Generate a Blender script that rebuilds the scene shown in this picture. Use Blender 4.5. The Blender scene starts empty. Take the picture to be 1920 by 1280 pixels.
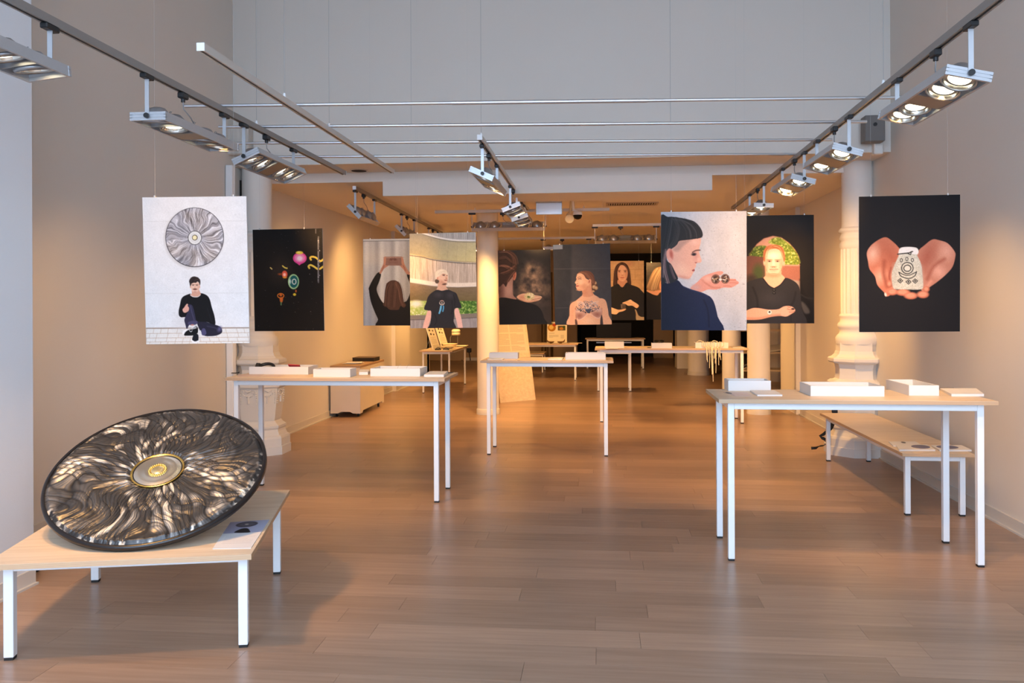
import bpy, bmesh, math, random
import numpy as np
from mathutils import Vector, Matrix
random.seed(7)
scene = bpy.context.scene
col = scene.collection
PI = math.pi

# ------------------------------------------------------------------ camera
FPX, ROLL, PPX, CAMZ = 1600.0, 0.0045, 960.0, 1.5
PPY = 572.0 + 165.0 * ROLL
YAW = math.atan(165.0 / FPX)
CY_, SY_ = math.cos(YAW), math.sin(YAW)
cam_d = bpy.data.cameras.new('camera')
cam = bpy.data.objects.new('camera', cam_d)
col.objects.link(cam)
cam.location = (0, 0, CAMZ)
cam.rotation_euler = (PI / 2, ROLL, YAW)
cam_d.sensor_width = 36.0
cam_d.lens = FPX / 1920.0 * 36.0
cam_d.shift_x = 0.0
cam_d.shift_y = -(640.0 - PPY) / 1920.0
cam_d.clip_end = 200
scene.camera = cam

# ------------------------------------------------------------------ world, exposure
scene.view_settings.view_transform = 'Standard'
scene.view_settings.look = 'None'
scene.view_settings.gamma = 1.0
scene.view_settings.use_curve_mapping = False
scene.view_settings.exposure = EXPOSURE = 0.03
W = bpy.data.worlds.new('overcast_evening_sky')
scene.world = W
W.use_nodes = True
bg = W.node_tree.nodes['Background']
bg.inputs[0].default_value = (0.585, 0.755, 1.0, 1)
bg.inputs[1].default_value = 9.0

WARM = (1.0, 0.52, 0.16)
SPOT_GAIN = 1.0

# ------------------------------------------------------------------ pixels of the photograph -> points in the room
def ray(px, py):
    u, v = px - PPX, py - PPY
    u, v = u - ROLL * v, v + ROLL * u
    return ((CY_ * u - SY_ * FPX) / FPX, (SY_ * u + CY_ * FPX) / FPX, -v / FPX)
def onZ(px, py, Z):
    d = ray(px, py); t = (Z - CAMZ) / d[2]
    return Vector((d[0] * t, d[1] * t, Z))
def onY(px, py, Y):
    d = ray(px, py); t = Y / d[1]
    return Vector((d[0] * t, Y, CAMZ + d[2] * t))
def to_px(P):
    x, y, z = P[0], P[1], P[2] - CAMZ
    a, b = x * CY_ + y * SY_, -x * SY_ + y * CY_
    u, v = a / b * FPX, -z / b * FPX
    return (PPX + u + ROLL * v, PPY + v - ROLL * u)

# ------------------------------------------------------------------ mesh helpers
class MB:
    def __init__(s):
        s.v, s.f, s.sm = [], [], []
    def add(s, vs, fs, smooth=False):
        o = len(s.v)
        s.v += [tuple(p) for p in vs]
        s.f += [tuple(i + o for i in f) for f in fs]
        s.sm += [smooth] * len(fs)
        return s
    def box(s, c, d, m=None, bev=0.0):
        hx, hy, hz = d[0] / 2, d[1] / 2, d[2] / 2
        if bev > 0:
            b = min(bev, hx * .49, hy * .49, hz * .49)
            bm = bmesh.new(); bmesh.ops.create_cube(bm, size=1.0)
            for v in bm.verts: v.co = Vector((v.co.x * 2 * hx, v.co.y * 2 * hy, v.co.z * 2 * hz))
            bmesh.ops.bevel(bm, geom=bm.edges[:], offset=b, segments=1, affect='EDGES')
            vs = [v.co.copy() for v in bm.verts]; fs = [[v.index for v in f.verts] for f in bm.faces]
            bm.free()
        else:
            vs = [Vector((x, y, z)) for z in (-hz, hz) for y in (-hy, hy) for x in (-hx, hx)]
            fs = [(0, 2, 3, 1), (4, 5, 7, 6), (0, 1, 5, 4), (2, 6, 7, 3), (0, 4, 6, 2), (1, 3, 7, 5)]
        c = Vector(c)
        vs = [((m @ p) if m is not None else p) + c for p in vs]
        return s.add(vs, fs)
    def box2(s, a, b, bev=0.0):
        return s.box([(a[i] + b[i]) / 2 for i in range(3)], [abs(b[i] - a[i]) for i in range(3)], None, bev)
    def cyl(s, a, b, r, r2=None, n=16, caps=True, smooth=True):
        a, b = Vector(a), Vector(b); r2 = r if r2 is None else r2
        z = (b - a).normalized()
        x = z.orthogonal().normalized(); y = z.cross(x)
        vs = []
        for p, q in ((a, r), (b, r2)):
            for k in range(n):
                t = 2 * PI * k / n
                vs.append(p + x * (q * math.cos(t)) + y * (q * math.sin(t)))
        s.add(vs, [(k, (k + 1) % n, n + (k + 1) % n, n + k) for k in range(n)], smooth)
        if caps:
            s.add(vs[:n], [tuple(range(n - 1, -1, -1))]); s.add(vs[n:], [tuple(range(n))])
        return s
    def tube(s, pts, r, n=8, caps=True):
        pts = [Vector(p) for p in pts]
        rs = r if isinstance(r, (list, tuple)) else [r] * len(pts)
        vs = []; x = None
        for i, p in enumerate(pts):
            t = (pts[min(i + 1, len(pts) - 1)] - pts[max(i - 1, 0)]).normalized()
            if x is None: x = t.orthogonal().normalized()
            else:
                x = (x - t * x.dot(t))
                x = x.normalized() if x.length > 1e-6 else t.orthogonal().normalized()
            y = t.cross(x)
            for k in range(n):
                a = 2 * PI * k / n
                vs.append(p + (x * math.cos(a) + y * math.sin(a)) * rs[i])
        fs = [(i * n + k, i * n + (k + 1) % n, (i + 1) * n + (k + 1) % n, (i + 1) * n + k) for i in range(len(pts) - 1) for k in range(n)]
        s.add(vs, fs, True)
        if caps:
            s.add(vs[:n], [tuple(range(n - 1, -1, -1))]); s.add(vs[-n:], [tuple(range(n))])
        return s
    def lathe(s, prof, c=(0, 0, 0), n=32, rfun=None, phase=0.0, smooth=True, caps=True):
        c = Vector(c); vs = []
        for (r, z) in prof:
            for k in range(n):
                t = 2 * PI * k / n + phase
                rr = r if rfun is None else rfun(r, z, t)
                vs.append(c + Vector((rr * math.cos(t), rr * math.sin(t), z)))
        m = len(prof)
        s.add(vs, [(i * n + k, i * n + (k + 1) % n, (i + 1) * n + (k + 1) % n, (i + 1) * n + k) for i in range(m - 1) for k in range(n)], smooth)
        if caps:
            s.add(vs[:n], [tuple(range(n - 1, -1, -1))]); s.add(vs[-n:], [tuple(range(n))])
        return s
    def prism(s, poly, axis, a, b):
        """poly of 2d points, extruded along axis (0,1,2) from a to b"""
        def P(p, q):
            l = [0, 0, 0]; o = [i for i in range(3) if i != axis]
            l[o[0]], l[o[1]], l[axis] = p[0], p[1], q
            return Vector(l)
        n = len(poly)
        vs = [P(p, a) for p in poly] + [P(p, b) for p in poly]
        fs = [(k, (k + 1) % n, n + (k + 1) % n, n + k) for k in range(n)] + [tuple(range(n - 1, -1, -1)), tuple(range(n, 2 * n))]
        return s.add(vs, fs)
    def mesh(s, name, mat, org=(0, 0, 0)):
        me = bpy.data.meshes.new(name)
        ox, oy, oz = org
        me.from_pydata([(p[0] - ox, p[1] - oy, p[2] - oz) for p in s.v], [], s.f)
        me.polygons.foreach_set('use_smooth', s.sm)
        bm = bmesh.new(); bm.from_mesh(me)
        bmesh.ops.recalc_face_normals(bm, faces=bm.faces[:]); bm.to_mesh(me); bm.free()
        if mat is not None: me.materials.append(mat)
        me.update()
        return me
    def build(s, name, mat, parent=None, org=None, loc=None):
        """org: subtracted from the vertices (world-space build); loc: object location"""
        if org is None: org = tuple(parent.location) if (parent is not None and parent.get('_world')) else (0, 0, 0)
        me = s.mesh(name, mat, org)
        o = bpy.data.objects.new(name, me); col.objects.link(o)
        if parent is not None: o.parent = parent
        if loc is not None: o.location = loc
        if s.sm and any(s.sm) and not all(s.sm): pass
        return o
def tag(o, label=None, cat=None, group=None, kind=None):
    if label: o['label'] = label
    if cat: o['category'] = cat
    if group: o['group'] = group
    if kind: o['kind'] = kind
    return o
def thing(name, label, cat, loc=(0, 0, 0), rz=0.0, group=None, world=False):
    o = bpy.data.objects.new(name, None); col.objects.link(o)
    o.empty_display_size = 0.1
    o.location = loc; o.rotation_euler = (0, 0, rz)
    if world: o['_world'] = 1
    return tag(o, label, cat, group)
def solo(mb, name, mat, label, cat, loc, group=None):
    """a thing of one mesh built in world space with its origin at loc"""
    o = mb.build(name, mat, None, org=loc); o.location = loc
    return tag(o, label, cat, group)
def struct(mb, name, mat, parent=None):
    o = mb.build(name, mat, parent)
    if parent is None: o['kind'] = 'structure'
    return o
def copy_tree(o, parent=None):
    c = o.copy(); col.objects.link(c); c.parent = parent
    for ch in list(o.children): copy_tree(ch, c)
    return c

# ------------------------------------------------------------------ materials
MATS = {}
def srgb(r, g, b):
    return tuple(((c / 255) / 12.92 if c / 255 <= .04045 else ((c / 255 + .055) / 1.055) ** 2.4) for c in (r, g, b))
def nmat(name):
    m = bpy.data.materials.new(name); m.use_nodes = True
    nt = m.node_tree; b = nt.nodes['Principled BSDF']
    MATS[name] = m
    return m, nt, b
def N(nt, t, **kw):
    n = nt.nodes.new(t)
    for k, v in kw.items(): setattr(n, k, v)
    return n
def simple(name, c, rough=.5, metal=0.0, var=.06, scale=8.0, bump=0.0, bscale=200.0, stretch=(1, 1, 1), spec=.5, coat=0.0):
    """plain procedural material: base colour with a little noise variation and fine relief"""
    m, nt, b = nmat(name)
    tc = N(nt, 'ShaderNodeTexCoord'); mp = N(nt, 'ShaderNodeMapping'); mp.inputs['Scale'].default_value = stretch
    nt.links.new(tc.outputs['Object'], mp.inputs['Vector'])
    nz = N(nt, 'ShaderNodeTexNoise'); nz.inputs['Scale'].default_value = scale; nz.inputs['Detail'].default_value = 4
    nt.links.new(mp.outputs[0], nz.inputs['Vector'])
    mx = N(nt, 'ShaderNodeMix', data_type='RGBA')
    mx.inputs[6].default_value = (*[max(0, x * (1 - var)) for x in c], 1)
    mx.inputs[7].default_value = (*[min(1, x * (1 + var)) for x in c], 1)
    nt.links.new(nz.outputs['Fac'], mx.inputs[0]); nt.links.new(mx.outputs[2], b.inputs['Base Color'])
    b.inputs['Roughness'].default_value = rough; b.inputs['Metallic'].default_value = metal
    b.inputs['Specular IOR Level'].default_value = spec
    b.inputs['Coat Weight'].default_value = coat
    if bump > 0:
        n2 = N(nt, 'ShaderNodeTexNoise'); n2.inputs['Scale'].default_value = bscale
        nt.links.new(mp.outputs[0], n2.inputs['Vector'])
        bp = N(nt, 'ShaderNodeBump'); bp.inputs['Strength'].default_value = bump; bp.inputs['Distance'].default_value = .002
        nt.links.new(n2.outputs['Fac'], bp.inputs['Height']); nt.links.new(bp.outputs[0], b.inputs['Normal'])
    return m
M = {}
M['wall'] = simple('wall_paint', (.66, .622, .568), .8, var=.025, scale=1.3, bump=.25, bscale=160, spec=.25)
M['pier'] = simple('pier_paint', (.70, .71, .73), .75, var=.02, scale=1.3, bump=.25, bscale=160, spec=.3)
M['ceiling'] = simple('ceiling_paint', (.74, .69, .63), .85, var=.02, bump=.1, spec=.2)
M['brown_wall'] = simple('brown_wall_paint', (.42, .30, .19), .8, var=.05, spec=.2)
M['black_wall'] = simple('black_wall_paint', (.012, .011, .010), .8, var=.1, spec=.2)
M['skirting'] = simple('skirting_paint', (.60, .57, .52), .5, var=.02)
M['column'] = simple('column_paint', (.72, .695, .65), .6, var=.03, scale=4, bump=.2, bscale=90, spec=.35)
M['white_metal'] = simple('white_powder_coat', (.80, .81, .82), .38, var=.01, spec=.5)
M['alu'] = simple('brushed_aluminium', (.50, .51, .53), .40, .55, var=.05, scale=30, stretch=(1, 12, 1))
M['track'] = simple('grey_track_metal', (.30, .285, .27), .42, .5, var=.04)
M['pale_track'] = simple('pale_track_metal', (.60, .57, .53), .42, .3, var=.03)
M['steel'] = simple('steel_pipe', (.62, .63, .65), .30, .85, var=.05, scale=4)
M['black'] = simple('black_plastic', (.012, .012, .013), .45, var=.1)
M['rubber'] = simple('black_rubber', (.010, .010, .010), .7, var=.1)
M['blank'] = simple('blank_panel_metal', (.34, .30, .25), .35, .6, var=.05)
M['ring'] = simple('lamp_ring_metal', (.34, .34, .35), .3, .7, var=.05)
M['reflector'] = simple('lamp_reflector', (.85, .80, .70), .14, 1.0, var=.03)
M['tray'] = simple('white_tray_board', (.66, .66, .65), .55, var=.01, spec=.35)
M['paper'] = simple('white_paper', (.70, .69, .675), .6, var=.03, scale=20)
M['dark_paper'] = simple('dark_card', (.055, .055, .06), .45, var=.2, scale=30)
M['pink_paper'] = simple('pale_pink_card', (.62, .50, .46), .55, var=.12, scale=25)
M['blue_print'] = simple('blue_ink', (.10, .11, .22), .45, var=.15, scale=40)
M['red'] = simple('red_card', (.52, .02, .05), .5, var=.05)
M['cord'] = simple('cream_cord', (.78, .68, .48), .75, var=.08, scale=40)
M['cabinet'] = simple('cabinet_board', (.62, .55, .46), .55, var=.04, scale=5)
M['cabinet_top'] = simple('cabinet_top_board', (.34, .22, .13), .5, var=.06, scale=5)
M['speaker'] = simple('grey_speaker_shell', (.145, .135, .125), .55, var=.05)
M['dirty'] = simple('stained_plaster', (.52, .50, .46), .7, var=.30, scale=9, stretch=(4, 4, .5))
M['plate'] = simple('sign_plate_metal', (.50, .53, .57), .30, .35, var=.12, scale=5, stretch=(1, 1, 5))
M['ceramic'] = simple('cream_ceramic', (.72, .64, .46), .35, var=.04)
M['bronze'] = simple('dark_bronze', (.16, .085, .03), .35, .5, var=.2, scale=20)
M['dark_wood'] = simple('dark_wood', (.10, .065, .035), .5, var=.15, scale=6, stretch=(1, 8, 1))
M['screen'] = simple('black_screen_glass', (.010, .009, .007), .45, var=.02, spec=.15)
M['nylon'] = simple('nylon_line', (.48, .48, .47), .4, var=.02)
M['wire'] = simple('suspension_cable', (.30, .30, .30), .5, .3, var=.03)
M['board_edge'] = simple('poster_board', (.70, .69, .67), .6, var=.02)
M['strap'] = simple('black_webbing', (.010, .010, .011), .75, var=.1)
M['gold'] = simple('gilded_metal', (.85, .58, .16), .25, 1.0, var=.10, scale=60)
M['rim'] = simple('black_lacquer_rim', (.008, .007, .008), .28, var=.1)
M['sheet_metal'] = simple('satin_silver_foil', (.80, .76, .66), .22, .95, var=.05, scale=12)
M['vent'] = simple('vent_metal', (.50, .42, .33), .5, .2, var=.03)
M['dark_hole'] = simple('dark_recess', (.015, .012, .01), .9, var=.05)
M['asphalt'] = simple('pavement_outside', (.26, .26, .27), .85, var=.08, scale=3)

def mat_ply():
    m, nt, b = nmat('birch_plywood')
    tc = N(nt, 'ShaderNodeTexCoord'); mp = N(nt, 'ShaderNodeMapping'); mp.inputs['Scale'].default_value = (1.0, 14, 14)
    nt.links.new(tc.outputs['Object'], mp.inputs['Vector'])
    nz = N(nt, 'ShaderNodeTexNoise'); nz.inputs['Scale'].default_value = 2.2; nz.inputs['Detail'].default_value = 6; nz.inputs['Distortion'].default_value = .6
    nt.links.new(mp.outputs[0], nz.inputs['Vector'])
    cr = N(nt, 'ShaderNodeValToRGB')
    cr.color_ramp.elements[0].position = .30; cr.color_ramp.elements[0].color = (.60, .47, .33, 1)
    cr.color_ramp.elements[1].position = .75; cr.color_ramp.elements[1].color = (.74, .62, .47, 1)
    nt.links.new(nz.outputs['Fac'], cr.inputs[0]); nt.links.new(cr.outputs[0], b.inputs['Base Color'])
    b.inputs['Roughness'].default_value = .42; b.inputs['Specular IOR Level'].default_value = .4
    return m
M['ply'] = mat_ply()
def mat_ply_edge():
    m, nt, b = nmat('plywood_edge')
    tc = N(nt, 'ShaderNodeTexCoord'); sp = N(nt, 'ShaderNodeSeparateXYZ'); nt.links.new(tc.outputs['Object'], sp.inputs[0])
    wv = N(nt, 'ShaderNodeMath', operation='SINE'); ml = N(nt, 'ShaderNodeMath', operation='MULTIPLY'); ml.inputs[1].default_value = 1400
    nt.links.new(sp.outputs['Z'], ml.inputs[0]); nt.links.new(ml.outputs[0], wv.inputs[0])
    mx = N(nt, 'ShaderNodeMix', data_type='RGBA'); mx.inputs[6].default_value = (.40, .25, .14, 1); mx.inputs[7].default_value = (.64, .45, .28, 1)
    mr = N(nt, 'ShaderNodeMapRange'); mr.inputs[1].default_value = -1
    nt.links.new(wv.outputs[0], mr.inputs[0]); nt.links.new(mr.outputs[0], mx.inputs[0]); nt.links.new(mx.outputs[2], b.inputs['Base Color'])
    b.inputs['Roughness'].default_value = .55
    return m
M['ply_edge'] = mat_ply_edge()
def mat_floor(name, per_object):
    m, nt, b = nmat(name)
    ge = N(nt, 'ShaderNodeNewGeometry'); oi = N(nt, 'ShaderNodeObjectInfo')
    rnd = oi.outputs['Random'] if per_object else ge.outputs['Random Per Island']
    mul = N(nt, 'ShaderNodeMath', operation='MULTIPLY'); mul.inputs[1].default_value = 37.0; nt.links.new(rnd, mul.inputs[0])
    cb = N(nt, 'ShaderNodeCombineXYZ'); nt.links.new(mul.outputs[0], cb.inputs[0]); nt.links.new(mul.outputs[0], cb.inputs[2])
    va = N(nt, 'ShaderNodeVectorMath', operation='ADD'); nt.links.new(ge.outputs['Position'], va.inputs[0]); nt.links.new(cb.outputs[0], va.inputs[1])
    mp = N(nt, 'ShaderNodeMapping'); mp.inputs['Scale'].default_value = (.8, 15, 1); nt.links.new(va.outputs[0], mp.inputs['Vector'])
    nz = N(nt, 'ShaderNodeTexNoise'); nz.inputs['Scale'].default_value = 2.6; nz.inputs['Detail'].default_value = 4; nz.inputs['Roughness'].default_value = .5; nz.inputs['Distortion'].default_value = .25
    nt.links.new(mp.outputs[0], nz.inputs['Vector'])
    cr = N(nt, 'ShaderNodeValToRGB')
    e = cr.color_ramp.elements
    e[0].position = .28; e[0].color = (.318, .206, .140, 1)
    e[1].position = .72; e[1].color = (.405, .272, .190, 1)
    e.new(.5).color = (.362, .239, .165, 1)
    nt.links.new(nz.outputs['Fac'], cr.inputs[0])
    # plank to plank tint
    tr = N(nt, 'ShaderNodeMapRange'); tr.inputs[3].default_value = .86; tr.inputs[4].default_value = 1.12; nt.links.new(rnd, tr.inputs[0])
    sc = N(nt, 'ShaderNodeVectorMath', operation='SCALE'); nt.links.new(cr.outputs[0], sc.inputs[0]); nt.links.new(tr.outputs[0], sc.inputs['Scale'])
    nt.links.new(sc.outputs[0], b.inputs['Base Color'])
    n3 = N(nt, 'ShaderNodeTexNoise'); n3.inputs['Scale'].default_value = 3; nt.links.new(ge.outputs['Position'], n3.inputs['Vector'])
    rr = N(nt, 'ShaderNodeMapRange'); rr.inputs[3].default_value = .29; rr.inputs[4].default_value = .33; nt.links.new(n3.outputs['Fac'], rr.inputs[0]); nt.links.new(rr.outputs[0], b.inputs['Roughness'])
    b.inputs['Specular IOR Level'].default_value = .42
    return m
M['plank'] = mat_floor('vinyl_plank', True)
M['plank_far'] = mat_floor('vinyl_plank_far', False)
M['floor_joint'] = simple('floor_joint', (.05, .03, .02), .8, var=.1)
def mat_attr(name, rough, metal=0.0, spec=.4, bump=0.0):
    m, nt, b = nmat(name)
    at = N(nt, 'ShaderNodeAttribute'); at.attribute_name = 'print'
    nz = N(nt, 'ShaderNodeTexNoise'); nz.inputs['Scale'].default_value = 260; tc = N(nt, 'ShaderNodeTexCoord'); nt.links.new(tc.outputs['Object'], nz.inputs['Vector'])
    mr = N(nt, 'ShaderNodeMapRange'); mr.inputs[3].default_value = .94; mr.inputs[4].default_value = 1.06; nt.links.new(nz.outputs['Fac'], mr.inputs[0])
    sc = N(nt, 'ShaderNodeVectorMath', operation='SCALE'); nt.links.new(at.outputs['Color'], sc.inputs[0]); nt.links.new(mr.outputs[0], sc.inputs['Scale'])
    nt.links.new(sc.outputs[0], b.inputs['Base Color'])
    b.inputs['Roughness'].default_value = rough; b.inputs['Metallic'].default_value = metal; b.inputs['Specular IOR Level'].default_value = spec
    return m
M['print'] = mat_attr('printed_ink', .55, 0, .12)
def mat_emit(name, c, s):
    m, nt, b = nmat(name)
    nz = N(nt, 'ShaderNodeTexNoise'); nz.inputs['Scale'].default_value = 60
    mx = N(nt, 'ShaderNodeMix', data_type='RGBA'); mx.inputs[6].default_value = (*c, 1); mx.inputs[7].default_value = (*[min(1, x * 1.1) for x in c], 1)
    nt.links.new(nz.outputs['Fac'], mx.inputs[0]); nt.links.new(mx.outputs[2], b.inputs['Emission Color'])
    b.inputs['Base Color'].default_value = (*c, 1)
    b.inputs['Emission Strength'].default_value = s
    return m
M['bulb'] = mat_emit('halogen_bulb', (1.0, .84, .56), 4.0)
M['ply_warm'] = M['ply']
M['drape'] = simple('patterned_drape', (.09, .055, .02), .45, .2, var=.95, scale=14, stretch=(1, 1, .6))
# ================================================================== the room
XR, XL, XP = 2.71, -3.68, -3.07          # right wall, recessed left wall, left pier by the shop window
YF, ZF, HT = 8.30, 2.92, 5.3             # front face and underside of the bulkhead, height of the front hall
ZC, XLR, YB = 2.82, -3.66, 23.2          # rear ceiling, rear left wall, back wall
YW = -1.6                                # shop window behind the camera

# floor: near planks one by one, the rest joined
PWID, PLEN = 0.185, 1.22
fl = struct(MB().box2((-7.0, YW - .2, -.10), (6.5, 28.5, -.006)), 'floor', M['floor_joint'])
pm = {}
def plank_mesh(L):
    k = round(L, 3)
    if k not in pm:
        pm[k] = MB().box((L / 2, 0, -.003), (L - .0014, PWID - .0010, .006)).mesh('plank', M['plank'])
    return pm[k]
rnd = random.Random(3)
far = MB()
row = 0
y = YW
nplank = 0
while y < 28.3:
    yc = y + PWID / 2
    x0 = -7.0 + rnd.uniform(0, PLEN) - PLEN
    lim = (XP - .7, XR + .15) if yc < YF else (-6.8, 6.3)
    while x0 < 6.4:
        a, b_ = max(x0, lim[0]), min(x0 + PLEN, lim[1])
        if b_ - a > .02:
            # visible and near: the frame starts about 3.2 m away
            pxs = to_px((a + (b_ - a) / 2, max(yc, 1.0), 0))
            near = 3.05 < yc < 9.4 and a > -3.75 and b_ < 2.95 + .3 and -450 < pxs[0] < 2300
            if near and nplank < 285:
                o = bpy.data.objects.new('plank', plank_mesh(round(b_ - a, 2)))
                col.objects.link(o); o.parent = fl; o.location = (a, yc, 0); nplank += 1
            else:
                far.box(((a + b_) / 2, yc, -.003), (b_ - a - .0014, PWID - .0010, .006))
        x0 += PLEN
    y += PWID; row += 1
fo = far.build('plank_field', M['plank_far'], fl); fo['kind'] = 'stuff'

# walls of the front hall
struct(MB().box2((XR, YW, 0), (XR + .25, 12.95, HT)), 'wall_right', M['wall'])
struct(MB().box2((XL - .25, 4.35, 0), (XL, 8.6, HT)), 'wall_left', M['wall'])
struct(MB().box2((XP - .9, YW, 0), (XP, 4.35, HT)), 'wall_left_pier', M['pier'])
struct(MB().box2((XL - .25, YF, ZF), (XR, YF + .22, HT)).box2((XL - .25, YF + .22, ZF), (XR, 8.86, ZF + .25)), 'wall_bulkhead', M['wall'])
struct(MB().box2((XL - .9, YW, HT), (XR + .25, 8.6, HT + .2)), 'ceiling_front_hall', M['ceiling'])
# shop window behind the camera
wf = MB()
wf.box2((XP, YW - .12, 0), (XR, YW, .35)); wf.box2((XP, YW - .12, 4.7), (XR, YW, HT))
struct(wf, 'wall_front', M['wall'])
w1 = struct(MB().box2((XP, YW - .09, .35), (XP + .08, YW - .02, 4.7)).box2((XR - .08, YW - .09, .35), (XR, YW - .02, 4.7)).box2((XP, YW - .09, .35), (XR, YW - .02, .42)).box2((XP, YW - .09, 4.63), (XR, YW - .02, 4.7)), 'window_1', M['track'])
for xx in (-1.15, .75):
    MB().box2((xx - .03, YW - .09, .42), (xx + .03, YW - .02, 4.63)).build('mullion', M['track'], w1)
struct(MB().box2((-14, YW - 14, -.2), (14, YW - .2, -.06)), 'floor_pavement_outside', M['asphalt'])
pl = bpy.data.lights.new('window_portal', 'AREA'); pl.shape = 'RECTANGLE'; pl.size = XR - XP; pl.size_y = 4.3
pl.cycles.is_portal = True
po = bpy.data.objects.new('window_portal', pl); col.objects.link(po); po.location = ((XR + XP) / 2, YW - .05, 2.53); po.rotation_euler = (PI / 2, 0, 0)

# rear room
struct(MB().box2((XL - .3, 8.86, ZC), (XR + .3, 17.5, ZC + .3)).box2((-7.0, 17.5, ZC), (6.4, 28.5, ZC + .3)).box2((XR + .3, 12.9, ZC), (6.4, 17.5, ZC + .3)), 'ceiling', M['ceiling'])
struct(MB().box2((-2.28, 8.84, 2.665), (1.14, 9.55, ZC + .02)), 'trim_1', M['ceiling'])
struct(MB().box2((XLR - .3, 8.6, 0), (XLR, 15.9, ZC + .05)), 'wall_left_rear', M['wall'])
struct(MB().box2((XLR - .4, 15.9, 0), (XLR - .13, 18.7, ZC + .05)), 'wall_left_far', M['wall'])
struct(MB().box2((XLR - .02, 14.75, 0), (XLR + .07, 15.9, ZC)), 'trim_2', M['wall'])
struct(MB().box2((-7.0, 18.5, 0), (XLR - .13, 18.75, ZC + .05)), 'wall_left_return', M['wall'])
struct(MB().box2((-7.0, YB, 0), (-.62, YB + .3, ZC + .05)), 'wall_back', M['brown_wall'])
struct(MB().box2((-.62, 25.2, 0), (6.4, 25.5, ZC + .05)).box2((-.62, YB + .3, 0), (-.60, 25.2, ZC + .05)), 'wall_back_dark', M['black_wall'])
struct(MB().box2((1.50, 24.4, 0), (2.05, 24.6, 2.3)), 'wall_back_panel', M['brown_wall'])
struct(MB().box2((-.58, 22.0, 2.50), (5.0, 22.2, ZC + .03)), 'trim_3', M['black_wall'])
struct(MB().box2((-7.2, 18.5, 0), (-7.0, YB + .3, ZC)), 'wall_side_alcove', M['wall'])
struct(MB().box2((XR - .06, 11.95, 0), (XR + .02, 12.95, ZC)), 'trim_4', M['wall'])
struct(MB().box2((6.2, 12.9, 0), (6.4, 25.5, ZC + .05)), 'wall_right_far', M['wall'])
struct(MB().box2((XR + .25, 12.75, 0), (6.4, 12.95, ZC + .05)), 'wall_right_return', M['wall'])
struct(MB().box2((3.05, 17.0, 0), (6.2, 17.2, ZC)), 'wall_side_room', M['wall'])
struct(MB().box2((1.80, 20.4, 0), (2.13, 21.0, ZC)), 'wall_pier_far', M['wall'])

# skirting boards
def skirting(name, a, b, axis, h=.085):
    d = .012
    mb = MB()
    if axis == 'x+': mb.box2((a[0], a[1], 0), (a[0] + d, b[1], h)).box2((a[0], a[1], 0), (a[0] + d * 2.4, b[1], .012))
    else: mb.box2((a[0] - d, a[1], 0), (a[0], b[1], h)).box2((a[0] - d * 2.4, a[1], 0), (a[0], b[1], .012))
    return struct(mb, name, M['skirting'])
skirting('baseboard_right', (XR, YW), (XR, 11.95), 'x-')
skirting('baseboard_left_pier', (XP, YW), (XP, 4.35), 'x+')
skirting('baseboard_left', (XL, 4.36), (XL, 8.2), 'x+')
skirting('baseboard_left_rear', (XLR, 8.8), (XLR, 14.75), 'x+')
skirting('baseboard_left_far', (XLR + .07, 14.75), (XLR + .07, 15.9), 'x+')
struct(MB().box2((-3.7, YB - .012, 0), (-.62, YB, .08)), 'baseboard_back', M['skirting'])

# pale conduit post and return panel in the left corner
solo(MB().box2((XL + .005, 8.09, 0), (XL + .075, 8.17, ZF - .02), .006), 'conduit_post', M['white_metal'], 'slim pale vertical conduit in the left corner beside the ornate column', 'conduit', (XL + .04, 8.13, 0))
cq = onY(437, 699, 8.08)
hk = thing('wall_hook', 'small dark hook sticking out of the pale conduit post', 'hook', (XL + .06, 8.085, cq.z), world=True)
MB().cyl((XL + .06, 8.09, cq.z), (XL + .06, 8.075, cq.z), .012, n=10).build('hook_base', M['white_metal'], hk)
MB().tube([(XL + .06, 8.08, cq.z), (XL + .11, 8.07, cq.z), (XL + .145, 8.07, cq.z + .004), (XL + .15, 8.07, cq.z + .012)], .005, 6).build('hook_arm', M['black'], hk)
# socket on the rear left skirting
so = thing('wall_socket', 'small cream double socket on the skirting behind the left ornate column', 'socket', (XLR + .03, 9.30, .05), world=True)
MB().box2((XLR + .012, 9.24, .03), (XLR + .035, 9.42, .10), .004).build('socket_plate', M['skirting'], so)
for dy in (9.285, 9.375): MB().cyl((XLR + .034, dy, .065), (XLR + .038, dy, .065), .022, n=14).build('socket_well', M['skirting'], so)

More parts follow.
